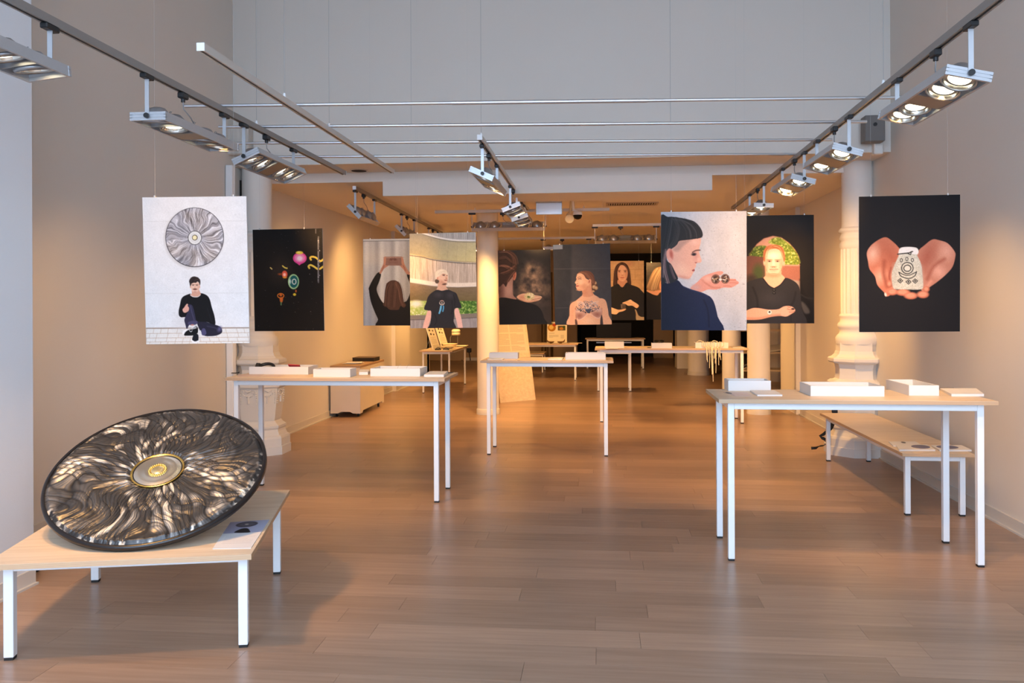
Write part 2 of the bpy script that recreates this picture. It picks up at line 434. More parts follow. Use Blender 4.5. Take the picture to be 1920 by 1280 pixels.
# ------------------------------------------------------------------ ornate columns
def ornate_column(name, label, X, Y, flip):
    t = thing(name, label, 'column', (X, Y, 0), 0, 'ornate cast columns under the bulkhead')
    # smooth upper shaft
    MB().lathe([(.150, 2.22), (.150, ZF)], n=40).build('upper_shaft', M['column'], t)
    # ring mouldings
    prof = [(.150, 2.27), (.162, 2.262), (.178, 2.245), (.178, 2.225), (.150, 2.215), (.158, 2.195), (.170, 2.17), (.170, 2.15), (.152, 2.135), (.160, 2.12), (.172, 2.105), (.168, 2.07), (.158, 2.055)]
    MB().lathe(prof[::-1], n=40).build('neck_rings', M['column'], t)
    # fluted lower shaft
    nf = 20
    def flute(r, z, a):
        w = abs(math.sin(a * nf / 2))
        return r - .012 * max(0, w - .25) / .75
    MB().lathe([(.160, 1.40), (.163, 1.44), (.163, 2.03), (.160, 2.06)], n=nf * 8, rfun=flute).build('fluted_shaft', M['column'], t)
    # attic base
    prof = [(.205, 1.10), (.212, 1.13), (.212, 1.165), (.195, 1.19), (.178, 1.205), (.172, 1.23), (.178, 1.25), (.192, 1.27), (.195, 1.29), (.185, 1.31), (.168, 1.325), (.166, 1.36), (.176, 1.375), (.176, 1.39), (.160, 1.405)]
    MB().lathe(prof, n=40).build('attic_base', M['column'], t)
    # octagonal plinth block with cornice and throat
    ph = PI / 8
    k = 1 / math.cos(PI / 8)
    def octa(p, nm):
        return MB().lathe([(r * k, z) for r, z in p], n=8, phase=ph, smooth=False).build(nm, M['column'], t)
    octa([(.195, 1.02), (.195, 1.115)], 'plinth_block')
    octa([(.205, .885), (.215, .905), (.255, .915), (.268, .93), (.268, .955), (.262, .965), (.235, .975), (.21, 1.0), (.20, 1.03)], 'cornice')
    octa([(.235, .735), (.205, .755), (.200, .80), (.200, .86), (.21, .89)], 'throat')
    octa([(.262, .675), (.275, .69), (.275, .72), (.250, .74)], 'upper_moulding')
    octa([(.205, .33), (.215, .36), (.232, .50), (.250, .68)], 'tapered_pedestal')
    octa([(.255, .225), (.25, .25), (.262, .27), (.262, .29), (.235, .31), (.215, .335)], 'foot_moulding')
    octa([(.305, 0.0), (.305, .085), (.297, .09), (.297, .165), (.288, .185), (.27, .195), (.255, .23)], 'base_block')
    # relief: garlands of beads, drops and corner scrolls on the facets that show
    for q in range(8):
        a = -PI / 2 + (q - 3.5) * PI / 4 + PI / 8
        n_ = Vector((math.cos(a), math.sin(a), 0)); s_ = Vector((-math.sin(a), math.cos(a), 0))
        def F(u, z, off=.004):
            ap = .250 - (.68 - z) * .105
            return n_ * (ap + off) + s_ * u + Vector((0, 0, z))
        mb = MB()
        for i in range(9):
            u = -.075 + .15 * i / 8
            mb.tube([F(u, .635 - .045 * math.sin(PI * i / 8), -.004), F(u, .635 - .045 * math.sin(PI * i / 8), .012)], [.011, .006], 8)
        for sgn in (-1, 1):
            for i in range(6):
                mb.tube([F(sgn * .082, .63 - i * .022, -.004), F(sgn * .082, .63 - i * .022, .012)], [.010 - i * .0008, .005], 8)
            mb.tube([F(sgn * (.06 + .018 * math.cos(w)), .645 + .016 * math.sin(w), .004) for w in [i * PI / 5 for i in range(9)]], .005, 6)
        mb.tube([F(0, .60, .004), F(0, .56, .006), F(0, .525, .006)], [.012, .009, .013], 8)
        mb.tube([F(-.03, .655, .004), F(0, .64, .012), F(.03, .655, .004)], [.006, .010, .006], 8)
        mb.build('garland', M['column'], t)
    return t
ornate_column('ornate_column', 'ornate cream column with octagonal pedestal at the left end of the bulkhead', -3.52, 8.50, 1)
ornate_column('ornate_column', 'ornate cream column with octagonal pedestal beside the right wall behind the bench', 2.58, 8.90, -1)

# plain round columns of the rear room
def round_column(label, X, Y, r):
    t = thing('round_column', label, 'column', (X, Y, 0), 0, 'plain round columns of the rear room')
    MB().lathe([(r, .075), (r, ZC)], n=40).build('shaft', M['column'], t)
    MB().lathe([(r + .012, 0), (r + .012, .07), (r + .004, .08)], n=40).build('base_ring', M['skirting'], t)
round_column('plain round column behind the middle table, left of the leaning plywood board', -1.55, 11.75, .150)
round_column('nearest plain round column on the right, below the portrait of the man in the arch', 2.166, 12.02, .152)
round_column('slimmer plain round column behind the right end of the cord table', 2.106, 14.06, .147)
round_column('thick round column far back behind the middle of the cord table', 2.09, 18.6, .222)

# black strip put in for the shaded gap beside the left column
solo(MB().box2((-3.70, 8.44, 1.2), (-3.655, 8.52, 2.80)), 'gap_shade_strip', M['dark_hole'], 'thin black strip put in for the shaded gap beside the left ornate column', 'pipe', (-3.68, 8.48, 1.2))
# loudspeaker box and capital blocks on the bulkhead
sp = thing('loudspeaker', 'dark grey box loudspeaker hung at the right end of the bulkhead', 'speaker', (2.51, 8.17, 2.98), world=True)
a, b_ = onY(1622, 216, 8.08), onY(1660, 264, 8.08)
MB().box2((a.x, 8.08, b_.z), (b_.x, 8.22, a.z), .006).build('cabinet', M['speaker'], sp)
MB().cyl(((a.x + b_.x) / 2, 8.081, a.z - .085), ((a.x + b_.x) / 2, 8.07, a.z - .085), .017, n=14).build('port', M['black'], sp)
MB().box2(((a.x + b_.x) / 2 - .02, 8.22, a.z - .16), ((a.x + b_.x) / 2 + .02, 8.30, a.z - .08)).build('wall_bracket', M['white_metal'], sp)
b0 = onY(1646, 290, 8.25)
solo(MB().box2((b0.x - .04, 8.22, ZF - .03), (b0.x + .04, 8.30, ZF + .09), .008), 'capital_block', M['column'], 'small pale plaster block on the bulkhead edge below the loudspeaker', 'block', (b0.x, 8.26, ZF))
a, b_ = onY(426, 238, 8.2), onY(468, 290, 8.2)
solo(MB().box2((a.x, 8.16, b_.z), (b_.x, 8.30, a.z), .012), 'capital_block', M['dirty'], 'stained grey plaster block on the bulkhead above the left column', 'block', ((a.x + b_.x) / 2, 8.23, b_.z))
dl = thing('ceiling_speaker', 'flat dark round ceiling speaker under the bulkhead', 'speaker', (onZ(678, 321, ZF).x, onZ(678, 321, ZF).y - .1, ZF))
MB().lathe([(.085, -.012), (.095, -.006), (.095, 0)], n=28).build('rim', M['vent'], dl)
MB().lathe([(.078, -.014), (.080, -.010)], n=28).build('grille', M['dark_hole'], dl)
# ceiling vent
v0, v1 = onZ(1140, 388, ZC), onZ(1232, 376, ZC)
vn = thing('ceiling_vent', 'slatted air vent set flush in the rear ceiling', 'vent', ((v0.x + v1.x) / 2, 11.2, ZC))
wv = (v1.x - v0.x)
MB().box2((-wv / 2 - .03, -.16, -.012), (wv / 2 + .03, -.13, 0)).box2((-wv / 2 - .03, .13, -.012), (wv / 2 + .03, .16, 0)).box2((-wv / 2 - .03, -.13, -.012), (-wv / 2, .13, 0)).box2((wv / 2, -.13, -.012), (wv / 2 + .03, .13, 0)).build('frame', M['vent'], vn)
MB().box2((-wv / 2, -.13, -.003), (wv / 2, .13, -.001)).build('recess', M['dark_hole'], vn)
sl = MB().box((0, 0, -.008), (.014, .26, .012), Matrix.Rotation(.5, 3, 'Y')).mesh('slat', M['vent'])
for i in range(20):
    o = bpy.data.objects.new('slat', sl); col.objects.link(o); o.parent = vn; o.location = (-wv / 2 + wv * (i + .5) / 20, 0, 0)
# sign plate, dome camera and small spot behind it
p0, p1 = onY(1005, 375, 9.78), onY(1054, 402, 9.78)
sg = thing('hanging_sign', 'blank silver sign box hanging below the rear ceiling', 'sign', ((p0.x + p1.x) / 2, 9.78, p1.z), world=True)
MB().box2((p0.x, 9.76, p1.z), (p1.x, 9.80, p0.z - .035), .004).build('face', M['plate'], sg)
MB().box2((p0.x, 9.74, p0.z - .035), (p1.x, 9.82, p0.z + .01), .004).build('top_rail', M['pale_track'], sg)
for xx in (p0.x + .05, p1.x - .05): MB().cyl((xx, 9.78, p0.z), (xx, 9.78, ZC), .006, n=8).build('hanger', M['pale_track'], sg)
q = onY(1083, 403, 10.6)
dc = thing('dome_camera', 'black dome security camera on a white ceiling mount', 'camera', (q.x, 10.6, q.z), world=True)
MB().lathe([(.012, -.055), (.04, -.045), (.055, -.015), (.055, 0)], q, 20).build('dome', M['screen'], dc)
MB().lathe([(.058, 0), (.058, .035), (.03, .045)], q, 20).build('housing', M['white_metal'], dc)
MB().tube([q + Vector((0, 0, .04)), q + Vector((-.05, 0, .06)), (q.x - .06, 10.6, ZC)], .018, 10).build('mount_arm', M['white_metal'], dc)
q = onY(1068, 408, 10.75)
ws = thing('wall_spot', 'small pale round spotlight beside the dome camera', 'spotlight', (q.x, 10.75, q.z), world=True)
MB().cyl(q + Vector((0, -.05, -.02)), q + Vector((0, .05, .02)), .055, .05, 20).build('shade', M['ceramic'], ws)
MB().cyl(q + Vector((0, .02, .04)), (q.x + .02, 10.77, ZC), .012, n=8).build('stem', M['ceramic'], ws)
# ================================================================== tracks, pipes and lamps
ZT = 2.70                     # underside of the hanging tracks
def track(label, a, b, z, mat, w=.036, h=.036, wires=(), group='lighting tracks', end=None, wtop=HT - .004):
    a, b = Vector((a[0], a[1], z)), Vector((b[0], b[1], z))
    t = thing('lighting_track', label, 'track', a, 0, group, world=True)
    d = (b - a); L = d.length; d.normalize()
    m = Matrix.Rotation(math.atan2(-d.x, d.y), 3, 'Z')
    c = (a + b) / 2
    mb = MB()
    prof = [(-w / 2, h), (w / 2, h), (w / 2, 0), (w * .22, 0), (w * .22, .010), (-w * .22, .010), (-w * .22, 0), (-w / 2, 0)]
    sub = MB().prism([(p[0], p[1]) for p in prof], 1, -L / 2, L / 2)
    mb.add([m @ Vector(p) + c for p in sub.v], sub.f)
    mb.build('profile', mat, t)
    sub = MB().box((0, 0, .006), (w * .40, L - .01, .004))
    MB().add([m @ Vector(p) + c for p in sub.v], sub.f).build('contact_slot', M['black'], t)
    for e in (-1, 1):
        sub = MB().box((0, e * (L / 2 + .003), h / 2), (w + .002, .006, h + .002))
        MB().add([m @ Vector(p) + c for p in sub.v], sub.f).build('end_cap', M['white_metal'], t)
    for yy in wires:
        k = (yy - a.y) / (b.y - a.y) if abs(b.y - a.y) > .5 else (yy - a.x) / (b.x - a.x)
        p = a + (b - a) * k
        o = MB().cyl(p + Vector((0, 0, h)), p + Vector((0, 0, h + .03)), .012, .006, 8).build('suspension_clip', M['white_metal'], t)
        MB().cyl(p + Vector((0, 0, h + .02)), (p.x, p.y, wtop), .0013, n=6).build('suspension_wire', M['wire'], t)
    return t
XLT, XRT, XCT, XBT = -2.32, 1.585, -.87, -1.855
track('long grey lighting track along the left side of the front hall', (XLT, 1.6), (XLT, 7.60), ZT, M['track'], wires=(2.2, 5.6))
track('long grey lighting track along the right side running under the bulkhead', (XRT - .02, 1.9), (XRT + .085, 11.0), ZT, M['track'], wires=(5.02,))
track('short grey lighting track in the middle carrying three lamp boxes', (XCT + .01, 6.12), (XCT - .035, 10.77), ZT, M['pale_track'], wires=(6.2,))
track('empty pale track with a bright square end left of the middle', (XBT, 3.83), (XBT - .01, 7.57), ZT, M['pale_track'], wires=(4.9, 5.75))
track('lighting track close to the rear ceiling along the left wall', (-2.62, 8.95), (-2.74, 14.7), 2.755, M['track'], wires=(), group='lighting tracks')
track('pale crosswise lighting track under the rear ceiling behind the sign', (-2.12, 10.92), (.12, 10.92), 2.70, M['pale_track'], wires=(-1.6, -.2), wtop=ZC)
track('pale crosswise lighting track farther back in front of the vent', (-.096, 12.57), (1.3, 12.55), 2.65, M['pale_track'], wires=(.15, 1.1), wtop=ZC)
# plain steel pipes across the hall, lying on the tracks
pipes = [((345, 199), (1810, 181), 'nearest of the four thin steel pipes spanning the hall'), ((410, 238), (1625, 228), 'second nearest of the four thin steel pipes spanning the hall'),
         ((443, 268.5), (1560, 262), 'third of the four thin steel pipes spanning the hall'), ((500, 294), (1500, 289), 'farthest of the four thin steel pipes spanning the hall')]
ZP = ZT + .036 + .0125
pipe_y = []
for i, (a, b_, lab) in enumerate(pipes):
    A, B = onZ(*a, ZP), onZ(*b_, ZP)
    pipe_y.append((A.y + B.y) / 2)
    t = thing('steel_pipe', lab, 'pipe', A, 0, 'steel pipes across the hall', world=True)
    k1, k2 = .36, .60
    P = lambda k: A + (B - A) * k
    MB().cyl(P(0), P(k1), .0105, n=14).build('pipe_section', M['steel'], t)
    MB().cyl(P(k1 - .01), P(k2), .0125, n=14).build('pipe_section', M['steel'], t)
    MB().cyl(P(k2 - .01), P(1), .0105, n=14).build('pipe_section', M['steel'], t)
    for k in ((.30, .70) if i == 1 else ()):
        MB().cyl(P(k), (P(k).x, P(k).y, HT - .004), .0011, n=6).build('suspension_wire', M['wire'], t)

# --- lamp boxes
def spot(parent, loc, aim, power, ang=62, blend=1.0, size=.06, colr=WARM):
    l = bpy.data.lights.new('halogen_spot', 'SPOT'); l.energy = power * SPOT_GAIN; l.color = colr
    l.spot_size = math.radians(ang); l.spot_blend = blend; l.shadow_soft_size = size
    o = bpy.data.objects.new('halogen_spot', l); col.objects.link(o); o.parent = parent
    o.location = loc
    d = Vector(aim).normalized()
    o.rotation_euler = d.to_track_quat('-Z', 'Y').to_euler()
    return o
FW, FH = .19, .045
_lm = {}
def lamp_meshes():
    if _lm: return _lm
    _lm['outer'] = MB().lathe([(.060, .012), (.066, .012), (.068, -.004), (.062, -.012), (.058, -.006), (.060, .012)], n=28, caps=False).mesh('gimbal_ring', M['ring'])
    _lm['refl'] = MB().lathe([(.012, .045), (.026, .040), (.042, .026), (.052, .008), (.056, -.004)], n=28, caps=False).mesh('reflector', M['reflector'])
    _lm['heat'] = MB().lathe([(.014, .062), (.034, .056), (.050, .036), (.058, .014), (.060, .006)], n=20).mesh('lamp_shell', M['ring'])
    _lm['bulb'] = MB().lathe([(.002, -.002), (.022, -.001), (.040, .004), (.046, .010), (.040, .016), (.010, .024)], n=20).mesh('bulb', M['bulb'])
    return _lm
def fixture(label, P, axis='y', tilt=0.0, mods='LLBLL', L=.90, track_z=ZT, drop=.19, spots=(), gim=None, lit=None):
    """P: point on the track underside above the near (or left) end; the lamp box hangs below it"""
    P = Vector(P)
    rz = 0 if axis == 'y' else -PI / 2
    t = thing('track_lamp', label, 'lamp', (P.x, P.y, track_z - drop), rz, 'boxes of halogen lamps on the tracks')
    R = Matrix.Rotation(tilt, 3, 'Y')
    def part(mb, name, mat, par=t):
        return MB().add([R @ Vector(p) for p in mb.v], mb.f).build(name, mat, par)
    h = MB()
    h.box2((-FW / 2, 0, -FH), (-FW / 2 + .010, L, 0)).box2((FW / 2 - .010, 0, -FH), (FW / 2, L, 0))
    part(h, 'side_rail', M['blank' if track_z < 2.68 else 'alu'])
    for y0 in (0, L - .012):
        e = MB()
        for zz in range(3): e.box2((-FW / 2 - .002, y0 - .002, -FH + zz * FH / 3 + .0012), (FW / 2 + .002, y0 + .014, -FH + (zz + 1) * FH / 3 - .0012))
        e.box2((-FW / 2, y0, -FH + .001), (FW / 2, y0 + .012, -.001))
        part(e, 'end_plate', M['alu'])
    n = len(mods); step = (L - .03) / n
    LM = lamp_meshes()
    rng = random.Random(int(P.x * 100 + P.y * 7))
    for i, c in enumerate(mods):
        yc = .015 + step * (i + .5)
        if i: part(MB().box2((-FW / 2 + .01, yc - step / 2 - .003, -FH + .006), (FW / 2 - .01, yc - step / 2 + .003, -.004)), 'cross_bar', M['ring'])
        if c == 'B':
            part(MB().box2((-FW / 2 + .012, yc - step / 2 + .006, -FH + .004), (FW / 2 - .012, yc + step / 2 - .006, -FH + .008)), 'blank_panel', M['blank'])
        else:
            g = gim if gim is not None else rng.uniform(-.35, .35)
            lo = bpy.data.objects.new('lamp', LM['outer']); col.objects.link(lo); lo.parent = t
            k = min(1.15, (step - .012) / .136, 1.15)
            lo.location = R @ Vector((0, yc, -FH * .55)); lo.scale = (k, k, k)
            lo.rotation_euler = (Matrix.Rotation(tilt, 3, 'Y') @ Matrix.Rotation(g, 3, 'X') @ Matrix.Rotation(rng.uniform(-.15, .15), 3, 'Y')).to_euler()
            for nm in ('refl', 'heat', 'bulb'):
                if nm == 'bulb' and lit is not None and not lit[i]: continue
                o = bpy.data.objects.new({'refl': 'reflector', 'heat': 'lamp_shell', 'bulb': 'bulb'}[nm], LM[nm]); col.objects.link(o); o.parent = lo
    # hangers with adapters and pivot knobs
    for y0 in (-.006, L + .006):
        MB().box2((-.011, y0 - .0025, -.028), (.011, y0 + .0025, drop - .018)).build('hanger', M['alu'], t)
        MB().box2((-.017, y0 - .045, drop - .024), (.017, y0 + .045, drop), .004).build('track_adapter', M['black'], t)
        s = -1 if y0 < 0 else 1
        MB().cyl((0, y0 + s * .002, -.022), (0, y0 + s * .014, -.022), .0135, n=14).build('pivot_knob', M['black'], t)
    # feed adapter and cable
    yc = L * .42
    MB().box2((-.018, yc - .035, drop - .034), (.018, yc + .035, drop), .005).cyl((0, yc, drop - .034), (0, yc, drop - .052), .012, n=10).build('feed_adapter', M['black'], t)
    MB().tube([(0, yc, drop - .05), (0, yc + .005, drop - .09), (.02, yc + .05, drop - .13), (.012, yc + .12, drop - .165), (0, yc + .15, -.005)], .0032, 6).build('cable', M['wire'], t)
    for i in range(3):
        y2 = L * (.16 + .3 * i)
        MB().tube([(.03, y2, 0), (.045, y2 + .02, .035), (.02, y2 + .05, .045), (-.01, y2 + .07, .01)], .0018, 5).build('lamp_wire', M['wire'], t)
    for (yy, aim, pw, *rest) in spots:
        v = Vector(aim)
        if axis == 'x': v = Matrix.Rotation(PI / 2, 3, 'Z') @ v
        spot(t, (R @ Vector((0, yy, -.075))), v, pw, *(rest if rest else ()))
    return t
ZX = ZT - .19
def fy(px, py): return onZ(px, py, ZX + .005).y
fixture('lamp box at the upper left corner of the hall nearest the shop window', (XLT, 2.50), tilt=-.10, gim=.2, spots=[(.25, (.04, .45, -1), 105, 72), (.68, (.06, .55, -1), 150, 62), (.8, (.05, 1.7, -.75), 42, 50)])
fixture('level lamp box on the left track in front of the left wall', (XLT, fy(293, 207)), tilt=.0, lit=(1, 1, 0, 1, 0), spots=[(.5, (-.75, .75, -1), 65, 84), (.72, (.35, .9, -1), 110, 62), (.8, (.95, 2.7, -.75), 190, 44)])
fixture('tilted lamp box at the far end of the left track', (XLT, fy(470, 285)), tilt=-.42, gim=.1, spots=[(.3, (.30, .6, -1), 90, 70), (.7, (-.6, .4, -1), 40, 84), (.6, (.3, 2.3, -.75), 110, 46)])
fixture('big lamp box nearest on the right track above the clasped hands poster', (XRT, fy(1797, 126)), tilt=.22, gim=-.25, spots=[(.2, (.62, .75, -1), 75, 84), (.7, (.05, .55, -1), 105, 66), (.3, (.35, 1.5, -.7), 50, 46), (.75, (-.62, 2.0, -.75), 165, 44)])
fixture('second lamp box on the right track below the pipes', (XRT, fy(1587, 272)), tilt=.28, mods='LBL', L=.80, gim=-.3, spots=[(.2, (.70, .35, -1), 70, 84), (.6, (-.15, .5, -1), 100, 66)])
fixture('third lamp box on the right track under the bulkhead', (XRT + .02, fy(1499, 329)), tilt=.26, mods='LBL', L=.80, gim=-.3, spots=[(.2, (-.45, .35, -1), 140, 80), (.6, (.6, 1.2, -1), 190, 100)])
fixture('fourth lamp box on the right track half behind the profile portrait', (XRT + .04, fy(1425, 376) + .15), tilt=.05, mods='LBL', L=.80, gim=-.3, spots=[(.2, (.5, .8, -1), 190, 100), (.6, (-.3, .9, -1), 190, 90)])
fixture('front lamp box on the middle track hanging at a slant', (XCT, fy(903, 318) + .02), tilt=.42, mods='LBL', L=.90, gim=-.1, spots=[(.25, (-2.6, 1.9, -1.5), 190, 46), (.65, (.4, .8, -1), 110, 66), (.7, (.40, 2.4, -.65), 170, 40)])
fixture('middle lamp box on the middle track with glowing lamps', (XCT - .02, fy(953, 383)), tilt=-.36, mods='LL', L=.66, gim=.35, spots=[(.2, (.15, .2, -1), 130, 70), (.5, (.9, 3.6, -.8), 260, 40)])
fixture('rear lamp box on the middle track with glowing lamps', (XCT - .03, fy(953, 383) + 1.02), tilt=-.30, mods='LL', L=.66, gim=.35, spots=[(.2, (.2, .8, -1), 130, 70), (.5, (-.38, 3.6, -1.4), 300, 36)])
fixture('front lamp box on the rear left track turned to the wall', (-2.63, 9.02), tilt=.80, L=.78, track_z=2.755, drop=.21, gim=0, spots=[(.3, (-.7, .5, -1.2), 40, 130), (.6, (.1, .5, -1), 100, 120)])
fixture('second lamp box on the rear left track turned to the wall', (-2.68, 11.4), tilt=.80, L=.78, track_z=2.755, drop=.21, gim=0, spots=[(.3, (-.9, .6, -1.2), 80, 130), (.6, (.1, .6, -1), 100, 110)])
fixture('third lamp box on the rear left track behind the portrait of the blond man', (-2.73, 13.5), tilt=.3, L=.78, track_z=2.755, drop=.21, gim=0, spots=[(.3, (-.12, 1.2, -1), 150, 80), (.6, (-.8, .9, -1), 130, 110)])
fixture('lamp box hanging lengthwise below the rear track behind the round column', (onY(886, 427, 10.92).x, 10.92), axis='x', tilt=.5, L=.94, track_z=2.70, drop=.16, gim=.3, spots=[(.25, (-.5, .35, -1), 220, 100), (.62, (.4, .3, -1), 220, 100)])
fixture('lamp box hanging lengthwise from the farther rear track', (onY(1116, 450, 12.57).x, 12.57), axis='x', tilt=.5, L=.88, track_z=2.65, drop=.17, gim=.3, spots=[(.25, (-.6, .3, -1), 240, 100), (.62, (.9, .3, -1), 240, 100)])
# unseen boxes and track added to light the far tables, hidden behind the posters
track('short unseen lighting track added deep in the rear room above the far table', (-2.9, 15.2), (.9, 15.2), 2.68, M['pale_track'], wires=(-2.2, .2), wtop=ZC)
fixture('unseen lamp box added deep in the rear room above the left display table', (-2.85, 15.2), axis='x', L=.80, track_z=2.68, drop=.14, gim=.1, spots=[(.25, (-.6, .8, -1), 160, 110), (.6, (.1, 1.2, -.8), 180, 110)])
fixture('unseen lamp box added deep in the rear room above the far table', (-1.0, 15.2), axis='x', L=.80, track_z=2.68, drop=.14, gim=.1, spots=[(.25, (-.1, 1.2, -.8), 170, 110), (.6, (1.0, .6, -1), 220, 110)])
# ================================================================== tables and benches
def table(name, label, cat, corners, top_z, ox, oy, leg=.035, apron=.04, rz=None, group=None, board=.022, cz=None, ov=None):
    """corners: leg centres FL, FR, BR, BL on the floor"""
    C = [Vector((p[0], p[1], 0)) for p in corners]
    W = ((C[1] - C[0]).length + (C[2] - C[3]).length) / 2
    D = ((C[3] - C[0]).length + (C[2] - C[1]).length) / 2
    c = (C[0] + C[1] + C[2] + C[3]) / 4
    if rz is None: rz = math.atan2((C[1] - C[0]).y, (C[1] - C[0]).x)
    t = thing(name, label, cat, (c.x, c.y, 0), rz, group)
    zb = top_z - board
    bw, bd = W / 2 + ox, D / 2 + oy
    o = MB().box2((-bw, -bd, zb + .0006), (bw, bd, top_z)).build('tabletop', M['ply'], t)
    e = MB()
    for a, b_ in (((-bw - .0006, -bd - .0006, zb), (bw + .0006, -bd + .0004, top_z - .001)), ((-bw - .0006, bd - .0004, zb), (bw + .0006, bd + .0006, top_z - .001)),
                  ((-bw - .0006, -bd, zb), (-bw + .0004, bd, top_z - .001)), ((bw - .0004, -bd, zb), (bw + .0006, bd, top_z - .001))):
        e.box2(a, b_)
    e.build('plywood_edge', M['ply_edge'], o)
    for sx, sy in ((-1, -1), (1, -1), (1, 1), (-1, 1)):
        lo = MB().box((sx * W / 2, sy * D / 2, (zb + .012) / 2), (leg, leg, zb - .012), None, .002).build('leg', M['white_metal'], t)
        MB().box((sx * W / 2, sy * D / 2, .006), (leg * .92, leg * .92, .012)).build('rubber_foot', M['rubber'], lo)
    for sy in (-1, 1): MB().box((0, sy * D / 2, zb - apron / 2), (W - leg, leg * .92, apron), None, .002).build('apron', M['white_metal'], t)
    for sx in (-1, 1): MB().box((sx * W / 2, 0, zb - apron / 2), (leg * .92, D - leg, apron), None, .002).build('apron', M['white_metal'], t)
    return t
TZ = .95
def rect(x0, x1, y0, y1): return [(x0, y0), (x1, y0), (x1, y1), (x0, y1)]
G1 = 'plywood tables on white steel frames'
table('tall_table', 'tall plywood table with three white trays at the right front', 'table', rect(.760, 2.150, 5.115, 5.604), TZ, .075, .065, leg=.037, group=G1)
table('tall_table', 'tall plywood table with headphones and three trays on the left', 'table', rect(-2.835, -1.248, 6.432, 6.915), TZ, .075, .065, leg=.037, group=G1)
table('tall_table', 'tall plywood table in the middle with two grey-shaded trays', 'table', rect(-1.119, .054, 8.53, 9.005), TZ, .075, .065, leg=.037, group=G1)
table('tall_table', 'tall plywood table behind the middle one with cords hanging over its edge', 'table', rect(.014, 1.779, 11.018, 11.476), TZ, .075, .065, leg=.037, group=G1)
LTC = [(-2.524, 3.40), (-1.588, 3.636), (-1.803, 4.65), (-2.742, 4.414)]
low = table('low_table', 'low plywood table with white legs carrying the big round artwork', 'table', LTC, .44, .055, .13, leg=.040, rz=math.radians(13.4), group=G1)
table('bench', 'long low plywood bench along the right wall', 'bench', rect(2.166, 2.537, 6.322, 8.432), .45, .055, .075, leg=.037, group=G1)
G2 = 'tables in the rear room'
table('display_table', 'plywood display table far back left with a lamp and sign boards', 'table', rect(-3.03, -2.577, 14.455, 16.15), .735, .06, .06, leg=.03, group=G2)
table('display_table', 'small plywood table right behind the left end of the cord table', 'table', rect(-.034, .516, 14.945, 15.46), .735, .06, .05, leg=.035, apron=.06, group=G2)
table('display_table', 'plywood table at the back with bowls and an upright card', 'table', rect(-1.75, -.50, 17.06, 17.60), .735, .06, .06, leg=.03, group=G2)
table('low_stool_table', 'low dark table standing in the shade behind the leaning board', 'table', rect(-1.75, -1.275, 18.9, 19.7), .44, .04, .04, leg=.028, group=G2)
t = table('dark_desk', 'dark desk under the black screen in the unlit back corner', 'table', rect(-.30, 1.0, 20.2, 20.8), .72, .05, .05, leg=.035, group=G2)

# ------------------------------------------------------------------ white trays
def tray(label, fl, fr, bl, z=TZ, h=.062, wall=.010, rot=0.0):
    A, B = onZ(*fl, z), onZ(*fr, z)
    C = onZ(*bl, z + h)
    x0, x1 = A.x, B.x; y0 = (A.y + B.y) / 2; y1 = max(C.y, y0 + .12)
    w, d = x1 - x0, y1 - y0
    t = thing('display_tray', label, 'tray', (x0 + w / 2, y0 + d / 2, z), rot, 'white open trays on the tall tables')
    MB().box2((-w / 2, -d / 2, .0005), (w / 2, d / 2, .006)).build('bottom', M['tray'], t)
    for a, b_ in (((-w / 2, -d / 2), (w / 2, -d / 2 + wall)), ((-w / 2, d / 2 - wall), (w / 2, d / 2)), ((-w / 2, -d / 2 + wall), (-w / 2 + wall, d / 2 - wall)), ((w / 2 - wall, -d / 2 + wall), (w / 2, d / 2 - wall))):
        MB().box2((a[0], a[1], .006), (b_[0], b_[1], h)).build('side', M['tray'], t)
    return t, (x0, x1, y0, y1)
tray('white open tray at the left end of the right front table', (1366.2, 733), (1444.6, 732.7), (1352.3, 708.8), h=.066)
tray('widest white open tray in the middle of the right front table', (1521, 743), (1657, 743), (1493.7, 715.3), h=.062)
tray('white open tray at the right end of the right front table', (1706, 742), (1758.9, 741.4), (1672, 711), h=.062)
_, TR1 = tray('white tray holding headphones at the left end of the left table', (466, 701.8), (578.8, 701.8), (497, 683.4), h=.062)
tray('white tray in the middle of the left table', (586.8, 706.8), (657, 706.8), (607, 688.8), h=.062)
_, TR3 = tray('white tray with a thin wire loop at the right end of the left table', (693.8, 705.5), (788, 705.5), (711, 685.8), h=.062)
tray('grey-shaded white tray at the left end of the middle table', (917, 672.5), (971, 672.5), (922, 659.8), h=.062)
tray('larger white tray at the right end of the middle table', (1060, 674.2), (1135.6, 674.2), (1062, 659.9), h=.066)
tray('white tray at the left end of the cord table', (1133.9, 652.4), (1170, 652.4), (1135, 641.5), h=.080)
_, TR8 = tray('white tray with sunglasses in the middle of the cord table', (1222, 652.7), (1259.9, 652.7), (1219, 642.8), h=.066)
_, TR9 = tray('white tray with cream cords hanging out on the cord table', (1304, 652.4), (1365.6, 652.4), (1298, 641.8), h=.070)

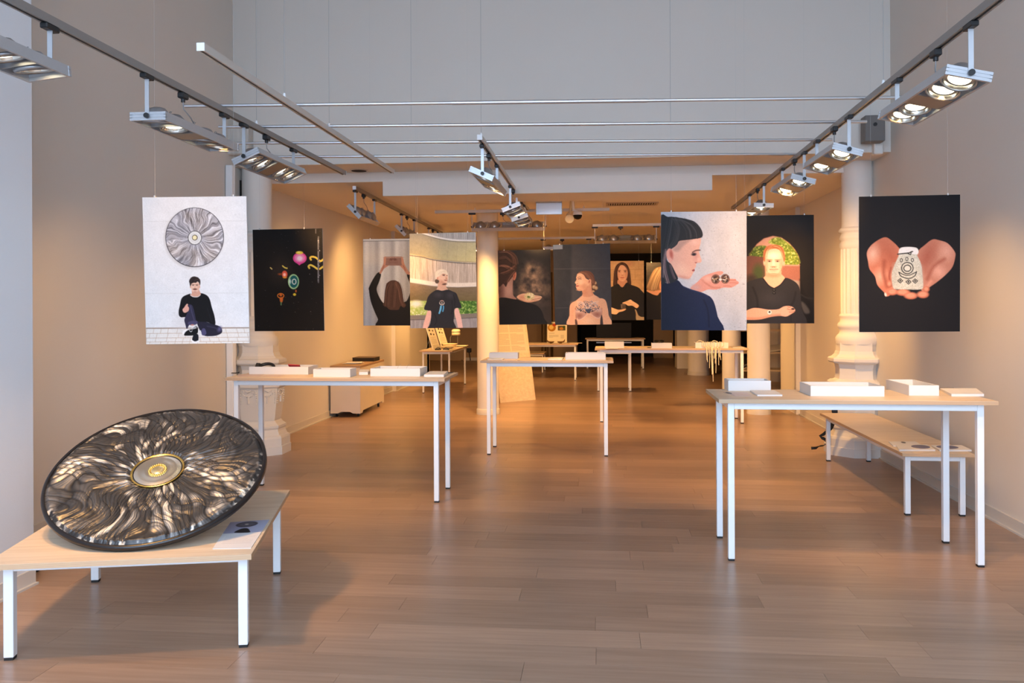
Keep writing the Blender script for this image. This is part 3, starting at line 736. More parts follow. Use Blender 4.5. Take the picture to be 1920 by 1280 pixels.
# headphones in the first tray
def arc(c, r, a0, a1, n, fx, fy_):
    return [c + fx * (r * math.cos(a0 + (a1 - a0) * i / n)) + fy_ * (r * math.sin(a0 + (a1 - a0) * i / n)) for i in range(n + 1)]
hx = onY(497, 681, TR1[2] + .10)
hp = thing('headphones', 'black over-ear headphones leaning in the left tray', 'headphones', (hx.x, TR1[2] + .10, TZ + .006), math.radians(-20), None)
fx, fyv = Vector((1, 0, -.18)).normalized(), Vector((.1, .82, .42)).normalized()
ctr = Vector((0, 0, .035))
MB().tube(arc(ctr, .070, -.15, PI + .15, 20, fx, fyv), [.011] + [.013] * 19 + [.011], 10).build('headband', M['black'], hp)
for s in (-1, 1):
    p = ctr + fx * (s * .072) - fyv * .012
    ax = Vector((s * .75, -.45, .2)).normalized()
    e = MB().cyl(p - ax * .014, p + ax * .014, .040, .036, 22).build('ear_cup', M['black'], hp)
    MB().lathe([(.022, -.006), (.034, -.008), (.036, 0), (.030, .008)], (0, 0, 0), 20).build('ear_pad', M['rubber'], e, loc=p - ax * .020).rotation_euler = ax.to_track_quat('Z', 'Y').to_euler()
    MB().cyl(p + ax * .014, p + ax * .019, .012, n=12).build('silver_badge', M['alu'], e)
rx = onY(549, 684, TR1[2] + .03)
rc = MB().box((0, 0, 0), (.095, .07, .004), Matrix.Rotation(-.5, 3, 'X') @ Matrix.Rotation(.12, 3, 'Z')).build('red_card', M['red'], None, loc=(rx.x + .01, TR1[2] + .045, TZ + .062))
tag(rc, 'small red card leaning on the rim of the headphone tray', 'card')
wl = thing('wire_loop', 'thin dark wire loop standing in the right tray of the left table', 'wire', ((TR3[0] + TR3[1]) / 2 + .03, TR3[2] + .12, TZ + .006))
MB().tube([(-.04, 0, 0), (-.038, 0, .05), (-.03, 0, .072), (-.015, .01, .08)], .0012, 5).build('strand', M['wire'], wl)
MB().tube([(.03, 0, 0), (.034, 0, .05), (.045, 0, .075), (.06, .01, .082)], .0012, 5).build('strand', M['wire'], wl)
# sunglasses on the tray
gx = (TR8[0] + TR8[1]) / 2 - .03
sgl = thing('sunglasses', 'black sunglasses lying on the rim of a tray on the cord table', 'glasses', (gx, TR8[2] + .05, TZ + .066))
for s in (-1, 1):
    MB().lathe([(.026, -.003), (.030, 0), (.026, .003)], n=18).build('lens', M['screen'], sgl, loc=(s * .034, 0, .022)).rotation_euler = (.55, 0, 0)
    MB().tube([(s * .062, 0, .03), (s * .066, .05, .026), (s * .066, .11, .010)], .0035, 6).build('temple', M['black'], sgl)
MB().tube([(-.008, 0, .028), (0, -.002, .033), (.008, 0, .028)], .003, 6).build('bridge', M['black'], sgl)
# cords over the edge of the third tray
cd = thing('cord_bundle', 'bundle of cream cords hanging from the tray over the table edge', 'cords', ((TR9[0] + TR9[1]) / 2 + .04, TR9[2], TZ + .07), world=True)
rg = random.Random(5)
yf = 11.018 - .065 - .012
cx0 = onY(1338, 650, yf).x
for i in range(13):
    u = (i - 6) / 6
    x = cx0 + u * .135 + rg.uniform(-.012, .012)
    L = rg.choice([.07, .10, .16, .22, .30, .33, .35]) * (1.1 - abs(u) * .75)
    x2 = x * 1.0 + (cx0 - x) * .35 + rg.uniform(-.015, .015)
    ys = TR9[2]
    pts = [(x - .01, ys + .05, TZ + .03), (x, ys + .015, TZ + .082), (x, ys - .012, TZ + .072), (x, ys - .016, TZ + .03), (x2, min(ys - .03, yf + .03), TZ + .010), (x2, yf - .004, TZ + .004), (x2 + rg.uniform(-.006, .006), yf - .008, TZ - .04), (x2 + rg.uniform(-.01, .01), yf - .006, TZ - .03 - L)]
    s = MB().tube(pts, .0042, 6).build('cord', M['cord'], cd)
    e = pts[-1]
    MB().tube([(e[0], e[1], e[2] + .012), (e[0], e[1], e[2] - .004), (e[0] + .002, e[1], e[2] - .02)], [.004, .0085, .0065], 8).build('knot', M['cord'], s)
for k, xo in ((0, -.16), (1, .02)):
    MB().tube([(cx0 + xo - .05, TR9[2] + .05, TZ + .03), (cx0 + xo - .03, TR9[2] + .03, TZ + .08), (cx0 + xo, TR9[2] + .03, TZ + .095), (cx0 + xo + .04, TR9[2] + .03, TZ + .082), (cx0 + xo + .06, TR9[2] + .05, TZ + .03)], .005, 6).build('loop', M['cord'], cd)

# ------------------------------------------------------------------ leaflets, cards and books on the tables
def leaf(name, label, cat, quad, z, h, mat, mark=None):
    """quad: pixel corners FL, FR, BR, BL on the surface at height z"""
    Q = [onZ(*q, z) for q in quad]
    c = sum(Q, Vector()) / 4
    t = thing(name, label, cat, (c.x, c.y, z))
    mb = MB()
    vs = [q - c for q in Q]
    mb.add([v + Vector((0, 0, .0004)) for v in vs] + [v + Vector((0, 0, h)) for v in vs], [(3, 2, 1, 0), (4, 5, 6, 7), (0, 1, 5, 4), (1, 2, 6, 5), (2, 3, 7, 6), (3, 0, 4, 7)])
    mb.build('sheet' if h < .004 else 'page_block', mat, t)
    if h >= .004:
        MB().add([v * 1.006 + Vector((0, 0, h)) for v in vs] + [v * 1.006 + Vector((0, 0, h + .0012)) for v in vs], [(3, 2, 1, 0), (4, 5, 6, 7), (0, 1, 5, 4), (1, 2, 6, 5), (2, 3, 7, 6), (3, 0, 4, 7)]).build('cover', M['paper'], t)
    if mark:
        mm, a0, a1, b0, b1 = mark
        def L2(a, b):
            return (vs[0] * (1 - a) * (1 - b) + vs[1] * a * (1 - b) + vs[2] * a * b + vs[3] * (1 - a) * b) + Vector((0, 0, h + .0016))
        MB().add([L2((a0 + a1) / 2 + (a1 - a0) / 2 * math.cos(w), (b0 + b1) / 2 + (b1 - b0) / 2 * math.sin(w)) for w in [2 * PI * i / 24 for i in range(24)]], [tuple(range(24))]).build('printed_disc', mm, t)
    return t
leaf('photo_card', 'printed photo card at the left front corner of the right front table', 'card', [(1378, 742.5), (1409, 742.5), (1400, 735.5), (1356, 735.5)], TZ, .0015, M['pink_paper'], (M['dark_paper'], .02, .25, .55, .98))
leaf('booklet', 'white booklet beside the left tray on the right front table', 'booklet', [(1420, 742.5), (1467, 742.5), (1452, 734), (1406, 734)], TZ, .008, M['paper'])
leaf('booklet', 'grey booklet with white cover at the right end of the right front table', 'booklet', [(1784, 743), (1845, 743), (1830, 732), (1762, 732)], TZ, .014, M['paper'])
leaf('photo_card', 'brownish photo card behind the booklet on the right front table', 'card', [(1762, 731), (1793, 731), (1788, 727), (1760, 727)], TZ, .002, M['dark_paper'])
leaf('photo_card', 'pale pink photo card at the left corner of the left table', 'card', [(445, 706), (487, 706), (496, 701.8), (447, 701.8)], TZ, .002, M['pink_paper'])
leaf('leaflet', 'thin leaflet in front of the headphone tray', 'leaflet', [(492, 705.5), (525, 705.5), (537, 702.5), (505, 702.5)], TZ, .0015, M['pink_paper'])
leaf('booklet', 'white paper stack at the right end of the left table', 'booklet', [(795, 706.5), (832, 706.5), (840, 700), (806, 700)], TZ, .018, M['paper'])
leaf('photo_card', 'dark card behind the paper stack at the right end of the left table', 'card', [(822, 699.6), (846, 699.6), (851, 697.6), (817, 697.6)], TZ, .003, M['dark_paper'])
leaf('small_box', 'small low white box between two trays on the left table', 'box', [(673, 702.5), (690, 702.5), (693, 697.5), (675, 697.5)], TZ, .022, M['paper'])
leaf('leaflet', 'white leaflet under the left tray of the middle table', 'leaflet', [(914, 674.5), (942, 674.5), (946, 672.8), (917, 672.8)], TZ, .008, M['paper'])
leaf('leaflet', 'cream leaflet beside the left tray of the middle table', 'leaflet', [(946, 674.6), (970, 674.6), (974, 673), (949, 673)], TZ, .002, M['pink_paper'])
leaf('booklet', 'white booklet in the centre of the middle table', 'booklet', [(1027, 674.5), (1054, 674.5), (1058, 671), (1033, 671)], TZ, .008, M['paper'])
leaf('leaflet', 'cream leaflet in front of the left tray on the cord table', 'leaflet', [(1136, 653.6), (1158, 653.6), (1160, 652.8), (1137, 652.8)], TZ, .002, M['paper'])
leaf('photo_card', 'dark card left of the sunglasses tray on the cord table', 'card', [(1215, 652), (1221, 652), (1219, 650.6), (1213, 650.6)], TZ, .002, M['dark_paper'])
leaf('leaflet', 'cream leaflet at the right end of the cord table', 'leaflet', [(1374, 652.4), (1396, 652.4), (1390, 650.6), (1370, 650.6)], TZ, .004, M['paper'])
leaf('photo_card', 'white card with a small black print on the bench', 'card', [(1675, 837), (1731, 837), (1716, 829), (1666, 829)], .45, .006, M['paper'], (M['dark_paper'], .42, .58, .55, .95))
leaf('booklet', 'booklet with a blue disc on its cover at the near left corner of the bench', 'booklet', [(1686, 845.5), (1754, 845.5), (1738, 836), (1680, 836)], .45, .010, M['paper'], (M['blue_print'], .42, .98, .2, .95))
leaf('booklet', 'booklet with a blue disc on its cover at the near right corner of the bench', 'booklet', [(1762, 846), (1822, 846), (1803, 837), (1746, 837)], .45, .010, M['paper'], (M['blue_print'], .06, .75, .2, .95))
# ================================================================== printing: a small painter that fills the colour attribute of flat print meshes
def vnoise(X, Y, seed=0):
    xi, yi = np.floor(X).astype(np.int64), np.floor(Y).astype(np.int64)
    xf, yf = X - xi, Y - yi
    def h(a, b):
        n = (a * 374761393 + b * 668265263 + seed * 1442695041) & 0xffffffff
        n = ((n ^ (n >> 13)) * 1274126177) & 0xffffffff
        return ((n ^ (n >> 16)) & 0xffff) / 65535.0
    u, v = xf * xf * (3 - 2 * xf), yf * yf * (3 - 2 * yf)
    return (h(xi, yi) * (1 - u) + h(xi + 1, yi) * u) * (1 - v) + (h(xi, yi + 1) * (1 - u) + h(xi + 1, yi + 1) * u) * v
def fbm(X, Y, seed=0, o=4):
    s = 0; a = .5; t = 0
    for i in range(o):
        s = s + a * vnoise(X * 2 ** i, Y * 2 ** i, seed + i * 17); t += a; a *= .5
    return s / t
def catmull(P, closed=True, n=4):
    P = [np.array(p, float) for p in P]; m = len(P); out = []
    rng = range(m if closed else m - 1)
    for i in rng:
        p0, p1, p2, p3 = (P[(i - 1) % m], P[i], P[(i + 1) % m], P[(i + 2) % m]) if closed else (P[max(i - 1, 0)], P[i], P[i + 1], P[min(i + 2, m - 1)])
        for k in range(n):
            t = k / n
            out.append(.5 * ((2 * p1) + (-p0 + p2) * t + (2 * p0 - 5 * p1 + 4 * p2 - p3) * t * t + (-p0 + 3 * p1 - 3 * p2 + p3) * t ** 3))
    if not closed: out.append(P[-1])
    return np.array(out)
class Canvas:
    """corners: TL, TR, BR, BL in drawing units; res: samples per drawing unit (photo pixel)"""
    def __init__(s, corners, res=1.25, base=(255, 255, 255)):
        c = [np.array(p, float) for p in corners]
        s.c = c
        w = (np.linalg.norm(c[1] - c[0]) + np.linalg.norm(c[2] - c[3])) / 2; h = (np.linalg.norm(c[3] - c[0]) + np.linalg.norm(c[2] - c[1])) / 2
        s.nx, s.ny = max(4, int(w * res)), max(4, int(h * res))
        U, V = np.meshgrid(np.linspace(0, 1, s.nx), np.linspace(0, 1, s.ny))
        s.U, s.V = U, V
        s.X = c[0][0] * (1 - U) * (1 - V) + c[1][0] * U * (1 - V) + c[2][0] * U * V + c[3][0] * (1 - U) * V
        s.Y = c[0][1] * (1 - U) * (1 - V) + c[1][1] * U * (1 - V) + c[2][1] * U * V + c[3][1] * (1 - U) * V
        s.img = np.zeros((s.ny, s.nx, 3)); s.img[:] = base
        s.aa = .5 / res
        s.T = (0, 0, 1); s.cl = None
    def use(s, ox, oy, k): s.T = (ox, oy, k); return s
    def tp(s, P): return np.array([(s.T[0] + p[0] * s.T[2], s.T[1] + p[1] * s.T[2]) for p in P], float)
    def win(s, x0, x1, y0, y1):
        ok = (s.X >= x0) & (s.X <= x1) & (s.Y >= y0) & (s.Y <= y1)
        r = np.where(ok.any(1))[0]; c = np.where(ok.any(0))[0]
        if len(r) == 0 or len(c) == 0: return None
        return slice(r[0], r[-1] + 1), slice(c[0], c[-1] + 1)
    def blend(s, w, m, colr):
        if callable(colr): colr = colr(s.X[w], s.Y[w])
        colr = np.asarray(colr, float)
        if s.cl is not None: m = m * s.cl[w]
        s.img[w] = s.img[w] * (1 - m[..., None]) + colr * m[..., None]
    def poly(s, P, colr, f=0.0, smooth=True, alpha=1.0, n=4):
        Q = s.tp(P)
        if smooth: Q = catmull(Q, True, n)
        f = max(f * s.T[2], s.aa)
        w = s.win(Q[:, 0].min() - f - 1, Q[:, 0].max() + f + 1, Q[:, 1].min() - f - 1, Q[:, 1].max() + f + 1)
        if w is None: return s
        X, Y = s.X[w], s.Y[w]
        ins = np.zeros(X.shape, bool); d2 = np.full(X.shape, 1e9)
        for i in range(len(Q)):
            a, b = Q[i], Q[(i + 1) % len(Q)]
            if a[1] != b[1]:
                cnd = ((a[1] > Y) != (b[1] > Y)) & (X < (b[0] - a[0]) * (Y - a[1]) / (b[1] - a[1]) + a[0])
                ins ^= cnd
            e = b - a; L = e @ e
            if L < 1e-12: continue
            t = np.clip(((X - a[0]) * e[0] + (Y - a[1]) * e[1]) / L, 0, 1)
            d2 = np.minimum(d2, (X - a[0] - t * e[0]) ** 2 + (Y - a[1] - t * e[1]) ** 2)
        sd = np.sqrt(d2) * np.where(ins, -1, 1)
        m = np.clip(.5 - sd / (2 * f), 0, 1) * alpha
        s.blend(w, m, colr); return s
    def clip(s, P=None):
        """limit what follows to the inside of an outline"""
        s.cl = None
        if P is not None:
            keep = s.img; s.img = np.zeros_like(keep); s.poly(P, (1, 1, 1), 2); s.cl = s.img[..., 0].copy(); s.img = keep
        return s
    def ell(s, cx, cy, rx, ry, colr, f=0.0, rot=0.0, alpha=1.0):
        c = s.tp([(cx, cy)])[0]; rx, ry = rx * s.T[2], ry * s.T[2]; f = max(f * s.T[2], s.aa)
        R = max(rx, ry) + f + 1
        w = s.win(c[0] - R, c[0] + R, c[1] - R, c[1] + R)
        if w is None: return s
        dx, dy = s.X[w] - c[0], s.Y[w] - c[1]
        a, b = dx * math.cos(rot) + dy * math.sin(rot), -dx * math.sin(rot) + dy * math.cos(rot)
        q = np.sqrt((a / rx) ** 2 + (b / ry) ** 2)
        m = np.clip(.5 - (q - 1) * min(rx, ry) / (2 * f), 0, 1) * alpha
        s.blend(w, m, colr); return s
    def line(s, P, wd, colr, f=0.0, smooth=True, alpha=1.0, closed=False):
        Q = s.tp(P)
        if smooth and len(P) > 2: Q = catmull(Q, closed, 4)
        if closed: Q = np.vstack([Q, Q[:1]])
        r = wd * s.T[2] / 2; f = max(f * s.T[2], s.aa)
        w = s.win(Q[:, 0].min() - r - f - 1, Q[:, 0].max() + r + f + 1, Q[:, 1].min() - r - f - 1, Q[:, 1].max() + r + f + 1)
        if w is None: return s
        X, Y = s.X[w], s.Y[w]; d2 = np.full(X.shape, 1e9)
        for a, b in zip(Q[:-1], Q[1:]):
            e = b - a; L = max(e @ e, 1e-12)
            t = np.clip(((X - a[0]) * e[0] + (Y - a[1]) * e[1]) / L, 0, 1)
            d2 = np.minimum(d2, (X - a[0] - t * e[0]) ** 2 + (Y - a[1] - t * e[1]) ** 2)
        k = min(1.0, r / s.aa * 1.0) if r < s.aa else 1.0
        m = np.clip(.5 - (np.sqrt(d2) - r) / (2 * f), 0, 1) * alpha * k
        s.blend(w, m, colr); return s
    def ring(s, cx, cy, rx, ry, wd, colr, f=0.0, alpha=1.0):
        return s.line([(cx + rx * math.cos(t), cy + ry * math.sin(t)) for t in [2 * PI * i / 20 for i in range(20)]], wd, colr, f, True, alpha, True)
    def grain(s, amp, scale=1.0, seed=0):
        s.img *= (1 + amp * (vnoise(s.X / scale, s.Y / scale, seed)[..., None] - .5) * 2)
        return s
    def strands(s, paths, n, spread, colrs, wd, seed=0, alpha=.6):
        """hair: random bundles following given guide paths"""
        r = random.Random(seed)
        for _ in range(n):
            g = r.choice(paths); ox, oy = r.gauss(0, spread), r.gauss(0, spread * .4)
            s.line([(p[0] + ox, p[1] + oy) for p in g], wd * r.uniform(.6, 1.3), r.choice(colrs), 1.5, True, alpha)
        return s
def lin(img, gain=.74):
    c = np.clip(img, 0, 255) / 255.0
    l = np.where(c <= .04045, c / 12.92, ((c + .055) / 1.055) ** 2.4)
    return l * gain
def print_mesh(name, cv, Q, off, parent, gain=.74, mat=None):
    """Q: TL, TR, BR, BL in space; off: small offset vector towards the viewer"""
    U, V = cv.U, cv.V
    q = [np.array(p, float) for p in Q]
    Pn = q[0] * ((1 - U) * (1 - V))[..., None] + q[1] * (U * (1 - V))[..., None] + q[2] * (U * V)[..., None] + q[3] * ((1 - U) * V)[..., None] + np.array(off, float)
    ny, nx = U.shape
    idx = np.arange(ny * nx).reshape(ny, nx)
    F = np.stack([idx[:-1, :-1], idx[1:, :-1], idx[1:, 1:], idx[:-1, 1:]], -1).reshape(-1, 4)
    me = bpy.data.meshes.new(name)
    me.vertices.add(ny * nx); me.vertices.foreach_set('co', Pn.reshape(-1).astype(np.float32))
    me.loops.add(F.size); me.loops.foreach_set('vertex_index', F.reshape(-1).astype(np.int32))
    me.polygons.add(len(F)); me.polygons.foreach_set('loop_start', np.arange(0, F.size, 4, dtype=np.int32)); me.polygons.foreach_set('loop_total', np.full(len(F), 4, np.int32))
    me.update(); me.validate()
    at = me.color_attributes.new('print', 'FLOAT_COLOR', 'POINT')
    c = np.ones((ny * nx, 4), np.float32); c[:, :3] = lin(cv.img, gain).reshape(-1, 3)
    at.data.foreach_set('color', c.reshape(-1))
    me.materials.append(mat or M['print'])
    o = bpy.data.objects.new(name, me); col.objects.link(o)
    o.parent = parent
    return o
PW, PH = .594, .841
def poster(label, Q, cv, wires=(.12, .88), wz=HT - .004, group='posters hanging on nylon lines'):
    """Q: TL, TR, BR, BL in space"""
    Q = [Vector(q) for q in Q]
    c = (Q[2] + Q[3]) / 2
    t = thing('hanging_poster', label, 'poster', c, 0, group)
    L = [q - c for q in Q]
    th = Vector((0, .006, 0))
    MB().add(L + [p + th for p in L], [(0, 3, 2, 1), (4, 5, 6, 7), (0, 1, 5, 4), (1, 2, 6, 5), (2, 3, 7, 6), (3, 0, 4, 7)]).build('backing_board', M['board_edge'], t)
    print_mesh('print', cv, L, (0, -.0008, 0), t)
    for k in wires:
        p = L[0] + (L[1] - L[0]) * k + th * .5
        MB().cyl(p - Vector((0, 0, .004)), (p.x, p.y, wz - c.z), .0005, n=5).build('nylon_line', M['nylon'], t)
        MB().box(p + Vector((0, -.001, .004)), (.008, .010, .012)).build('line_clip', M['nylon'], t)
    return t
def quadY(px4, Y): return [onY(*p, Y) for p in px4]
def rectY(x0, x1, z0, z1, Y):
    Q = [Vector((x0, Y, z1)), Vector((x1, Y, z1)), Vector((x1, Y, z0)), Vector((x0, Y, z0))]
    return Q, [to_px(q) for q in Q]
# ================================================================== the posters
def speckle(cv, n, colrs, rmin, rmax, box, seed, alpha=.7, f=1.0):
    r = random.Random(seed)
    for _ in range(n):
        cv.ell(r.uniform(box[0], box[1]), r.uniform(box[2], box[3]), r.uniform(rmin, rmax), r.uniform(rmin, rmax), r.choice(colrs), f, r.uniform(0, 3), alpha * r.uniform(.4, 1))
# ---- 1: seated man below a round artwork
pxq = [(266.9, 370), (461.6, 367.7), (468, 642.9), (274.4, 645.2)]
cv = Canvas(pxq, 1.3, (233, 231, 230)).use(250, 360, .2344)
cv.img *= (1 + .05 * (fbm(cv.X / 14, cv.Y / 14, 3) - .5))[..., None]
speckle(cv, 90, [(205, 203, 200), (215, 212, 208)], 2, 9, (90, 920, 60, 1080), 4, .5, 4)
for yy in (236, 812): cv.line([(75, yy), (915, yy - 6)], 3, (212, 209, 205), 2)
def disc_pat(cx, cy, rx, ry, T):
    def fn(X, Y):
        x, y = (X - T[0]) / T[2] - cx, (Y - T[1]) / T[2] - cy
        r = np.sqrt((x / rx) ** 2 + (y / ry) ** 2); th = np.arctan2(y, x)
        w = th + .55 * (fbm(x / 90 + 5, y / 90, 11, 2) - .5) * np.clip(r * 1.5, 0, 1)
        c1, s1 = np.cos(w), np.sin(w)
        n = fbm(c1 * 16 + 40, s1 * 16 + r * 2.5 + 40, 5); n2 = fbm(c1 * 34 + 70, s1 * 34 + r * 5, 9)
        tone = 168 + 95 * (n - .5) * 2 + 70 * (n2 - .5) * 2
        warm = np.clip((fbm(x / 120 + 9, y / 120, 8) - .45) * 3, 0, 1)
        out = np.stack([tone, tone - 3, tone + 2], -1)
        out[..., 0] += 8 * warm; out[..., 2] -= 10 * warm
        return np.clip(out, 60, 238)
    return fn
cv.ell(485, 372, 240, 244, (196, 188, 184), 10, 0, .5)
cv.ell(493, 362, 234, 238, (60, 56, 58)); cv.ell(493, 361, 229, 233, disc_pat(493, 361, 229, 233, cv.T))
cv.ell(495, 366, 56, 57, (70, 66, 64)); cv.ell(495, 366, 51, 52, (226, 224, 220)); cv.ring(495, 366, 34, 34, 3, (196, 194, 192), 1)
cv.ell(495, 364, 23, 23, (92, 80, 62)); cv.ell(494, 364, 17, 17, (240, 226, 176))
# pavement
cv.poly([(95, 1092), (930, 1086), (935, 1230), (95, 1230)], (232, 227, 220), 1, False)
cv.line([(98, 1089), (925, 1085)], 8, (150, 128, 110), 3)
J = (188, 160, 134)
for yy in (1128, 1164, 1196): cv.line([(98, yy + 3), (930, yy - 4)], 3.5, J, 1)
rr = random.Random(2)
for i, (y0, y1) in enumerate(((1092, 1127), (1130, 1163), (1166, 1196), (1198, 1222))):
    x = 110 + 25 * (i % 2)
    while x < 930:
        cv.line([(x, y0), (x + 8 * (1 if x > 500 else -1), y1)], 3, J, 1); x += rr.choice([58, 74, 88])
# the man
cv.use(330, 510, .10549)
SK, SK2 = (234, 192, 168), (214, 160, 136)
cv.ell(300, 900, 330, 300, (205, 200, 198), 90, 0, .35)
cv.poly([(380, 880), (480, 868), (600, 903), (700, 933), (790, 968), (826, 1030), (815, 1082), (740, 1122), (640, 1137), (520, 1132), (470, 1085), (420, 1010)], (36, 34, 50))
cv.ell(780, 1012, 32, 46, (96, 90, 126), 22, .5, .9); cv.line([(560, 960), (680, 985), (740, 1010)], 14, (60, 57, 80), 10)
cv.poly([(470, 1012), (520, 1005), (546, 1090), (502, 1126), (463, 1102)], (78, 74, 108), 3)
cv.poly([(262, 385), (275, 425), (330, 446), (400, 441), (446, 400), (440, 375), (500, 385), (570, 425), (612, 500), (642, 620), (690, 780), (706, 925), (650, 925), (560, 888), (430, 882), (350, 862), (250, 800), (150, 800), (100, 803), (60, 770), (54, 690), (75, 590), (100, 480), (140, 430), (200, 402)], (19, 18, 20), 2)
cv.line([(560, 640), (600, 760), (640, 880)], 10, (34, 32, 38), 8); cv.line([(200, 470), (170, 560), (150, 640)], 8, (32, 30, 34), 8)
cv.poly([(225, 585), (262, 573), (302, 602), (332, 700), (366, 862), (382, 905), (350, 935), (255, 935), (230, 960), (198, 1010), (170, 920), (155, 850), (180, 780), (215, 700)], (50, 47, 68), 3)
cv.line([(262, 600), (290, 720), (330, 850)], 12, (78, 74, 100), 8)
cv.poly([(222, 892), (300, 863), (375, 868), (386, 912), (300, 942), (233, 932)], (72, 68, 98), 2)
cv.poly([(285, 330), (300, 300), (400, 300), (432, 345), (446, 398), (400, 436), (330, 440), (275, 425), (257, 400), (288, 380)], SK2, 2)
cv.line([(262, 405), (320, 437), (400, 434), (440, 402)], 7, (238, 234, 230), 2)
cv.poly([(262, 225), (280, 195), (330, 180), (385, 172), (417, 200), (427, 240), (420, 300), (396, 345), (350, 367), (305, 352), (280, 312)], SK, 3)
cv.ell(398, 260, 22, 80, SK2, 14, 0, .45); cv.ell(264, 262, 10, 26, SK2, 3); cv.ell(428, 262, 9, 24, SK2, 3)
for ex in (312, 378):
    cv.ell(ex, 224, 24, 8, (120, 80, 66), 6, 0, .8); cv.ell(ex, 236, 12, 5, (72, 48, 44), 3)
cv.ell(345, 272, 15, 22, (224, 172, 148), 8); cv.ell(345, 303, 38, 13, (98, 58, 48), 5); cv.ell(346, 318, 20, 6, (196, 118, 104), 3); cv.ell(346, 352, 30, 10, (190, 138, 118), 6)
cv.poly([(240, 160), (255, 120), (290, 86), (340, 77), (400, 98), (436, 140), (440, 200), (430, 236), (415, 190), (390, 168), (362, 190), (320, 190), (285, 205), (270, 240), (257, 252), (249, 200)], (50, 39, 37), 4)
cv.strands([[(270, 180), (310, 110), (380, 100)], [(300, 190), (350, 130), (420, 150)]], 26, 16, [(84, 66, 60), (30, 23, 22)], 5, 3, .6)
cv.poly([(124, 662), (150, 630), (196, 566), (222, 572), (216, 600), (234, 625), (239, 655), (225, 692), (180, 719), (145, 716), (128, 692)], (226, 170, 150), 2)
for a, b_ in (((165, 615), (232, 622)), ((160, 645), (238, 650)), ((160, 675), (228, 684))): cv.line([a, b_], 4, (190, 118, 104), 2)
cv.poly([(118, 1088), (134, 1042), (190, 1015), (217, 1026), (165, 1075), (150, 1132)], (240, 238, 236), 2)
cv.poly([(150, 1120), (170, 1070), (220, 1030), (290, 1008), (360, 955), (396, 1000), (392, 1080), (320, 1122), (200, 1128)], (17, 16, 20), 2)
cv.ell(298, 938, 28, 12, (196, 130, 116), 6)
for d in (0, 22): cv.line([(288, 990 + d), (330, 978 + d), (368, 968 + d)], 11, (236, 236, 236), 2)
cv.line([(245, 1035), (270, 1060), (295, 1040)], 9, (236, 236, 236), 2)
for d in (0, 30): cv.line([(415 + d, 1040), (420 + d, 1105)], 13, (228, 228, 232), 2)
cv.poly([(325, 1108), (396, 1104), (408, 1180), (390, 1232), (310, 1226), (294, 1190)], (24, 24, 32), 2)
cv.poly([(284, 1200), (345, 1232), (406, 1212), (412, 1238), (350, 1262), (290, 1238)], (238, 236, 234), 2)
cv.grain(.035, .9, 3); poster('white poster of a seated man below a round grey artwork', quadY(pxq, 4.677), cv)

# ---- 2: black poster with small bright ornaments (plain generic shapes)
pxq = [(473.6, 430.6), (604.6, 428), (608.3, 620), (477.7, 620.7)]
cv = Canvas(pxq, 1.35, (24, 22, 22)).use(400, 400, .1719)
speckle(cv, 60, [(120, 118, 115), (180, 178, 175), (90, 90, 90)], 1.5, 4.5, (450, 1190, 190, 1270), 8, .8, 1)
cv.ell(740, 620, 110, 120, (52, 44, 40), 80, 0, .6)
cv.ell(945, 488, 74, 62, (226, 74, 152), 2); cv.poly([(885, 520), (940, 566), (1002, 520)], (226, 74, 152), 2, False)
cv.ell(945, 486, 56, 46, (240, 140, 190), 6); cv.ell(944, 490, 30, 26, (252, 222, 236), 8)
cv.ell(941, 428, 40, 17, (232, 208, 66), 3); cv.ell(935, 424, 16, 7, (246, 232, 140), 4)
cv.ell(877, 744, 60, 82, (150, 204, 150), 2); cv.ell(878, 744, 52, 73, (206, 226, 170), 2); cv.ell(879, 744, 48, 68, (26, 92, 96), 3)
cv.ell(838, 742, 12, 26, (220, 240, 236), 6, 0, .8); cv.ring(884, 744, 20, 28, 8, (226, 240, 240), 1)
for P in ([(1066, 505), (1058, 484), (1078, 472), (1120, 482), (1168, 520), (1205, 494)], [(1048, 596), (1040, 576), (1062, 562), (1100, 580), (1150, 608), (1205, 574)]): cv.line(P, 20, (226, 200, 84), 2)
cv.ell(780, 664, 30, 40, (214, 90, 70), 4); cv.ell(778, 668, 15, 18, (250, 200, 190), 6); cv.ell(782, 698, 22, 10, (220, 150, 50), 4); cv.ell(730, 662, 20, 10, (150, 70, 30), 8)
cv.line([(758, 572), (780, 590), (805, 598)], 14, (214, 196, 90), 3); cv.line([(625, 592), (640, 606)], 12, (220, 200, 120), 3)
cv.ring(737, 897, 34, 24, 9, (214, 122, 44), 2); cv.ell(738, 890, 16, 14, (196, 104, 40), 3); cv.poly([(726, 918), (762, 918), (754, 968), (734, 970)], (200, 104, 44), 3); cv.line([(741, 970), (741, 996)], 14, (96, 130, 90), 3)
cv.ell(903, 846, 9, 16, (176, 92, 40), 3); cv.ell(888, 884, 17, 14, (220, 196, 60), 3)
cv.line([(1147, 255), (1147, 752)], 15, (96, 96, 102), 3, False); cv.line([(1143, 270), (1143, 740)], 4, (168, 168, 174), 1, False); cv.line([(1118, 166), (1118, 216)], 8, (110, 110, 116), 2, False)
r_ = random.Random(4)
for i in range(22): cv.ell(1152 + r_.uniform(-8, 10), r_.uniform(270, 735), r_.uniform(3, 7), r_.uniform(3, 9), r_.choice([(190, 190, 196), (60, 60, 66)]), 2)
cv.grain(.035, .9, 3); poster('black poster scattered with tiny bright jewel-like ornaments', quadY(pxq, 6.816), cv, wires=(.10, .74))

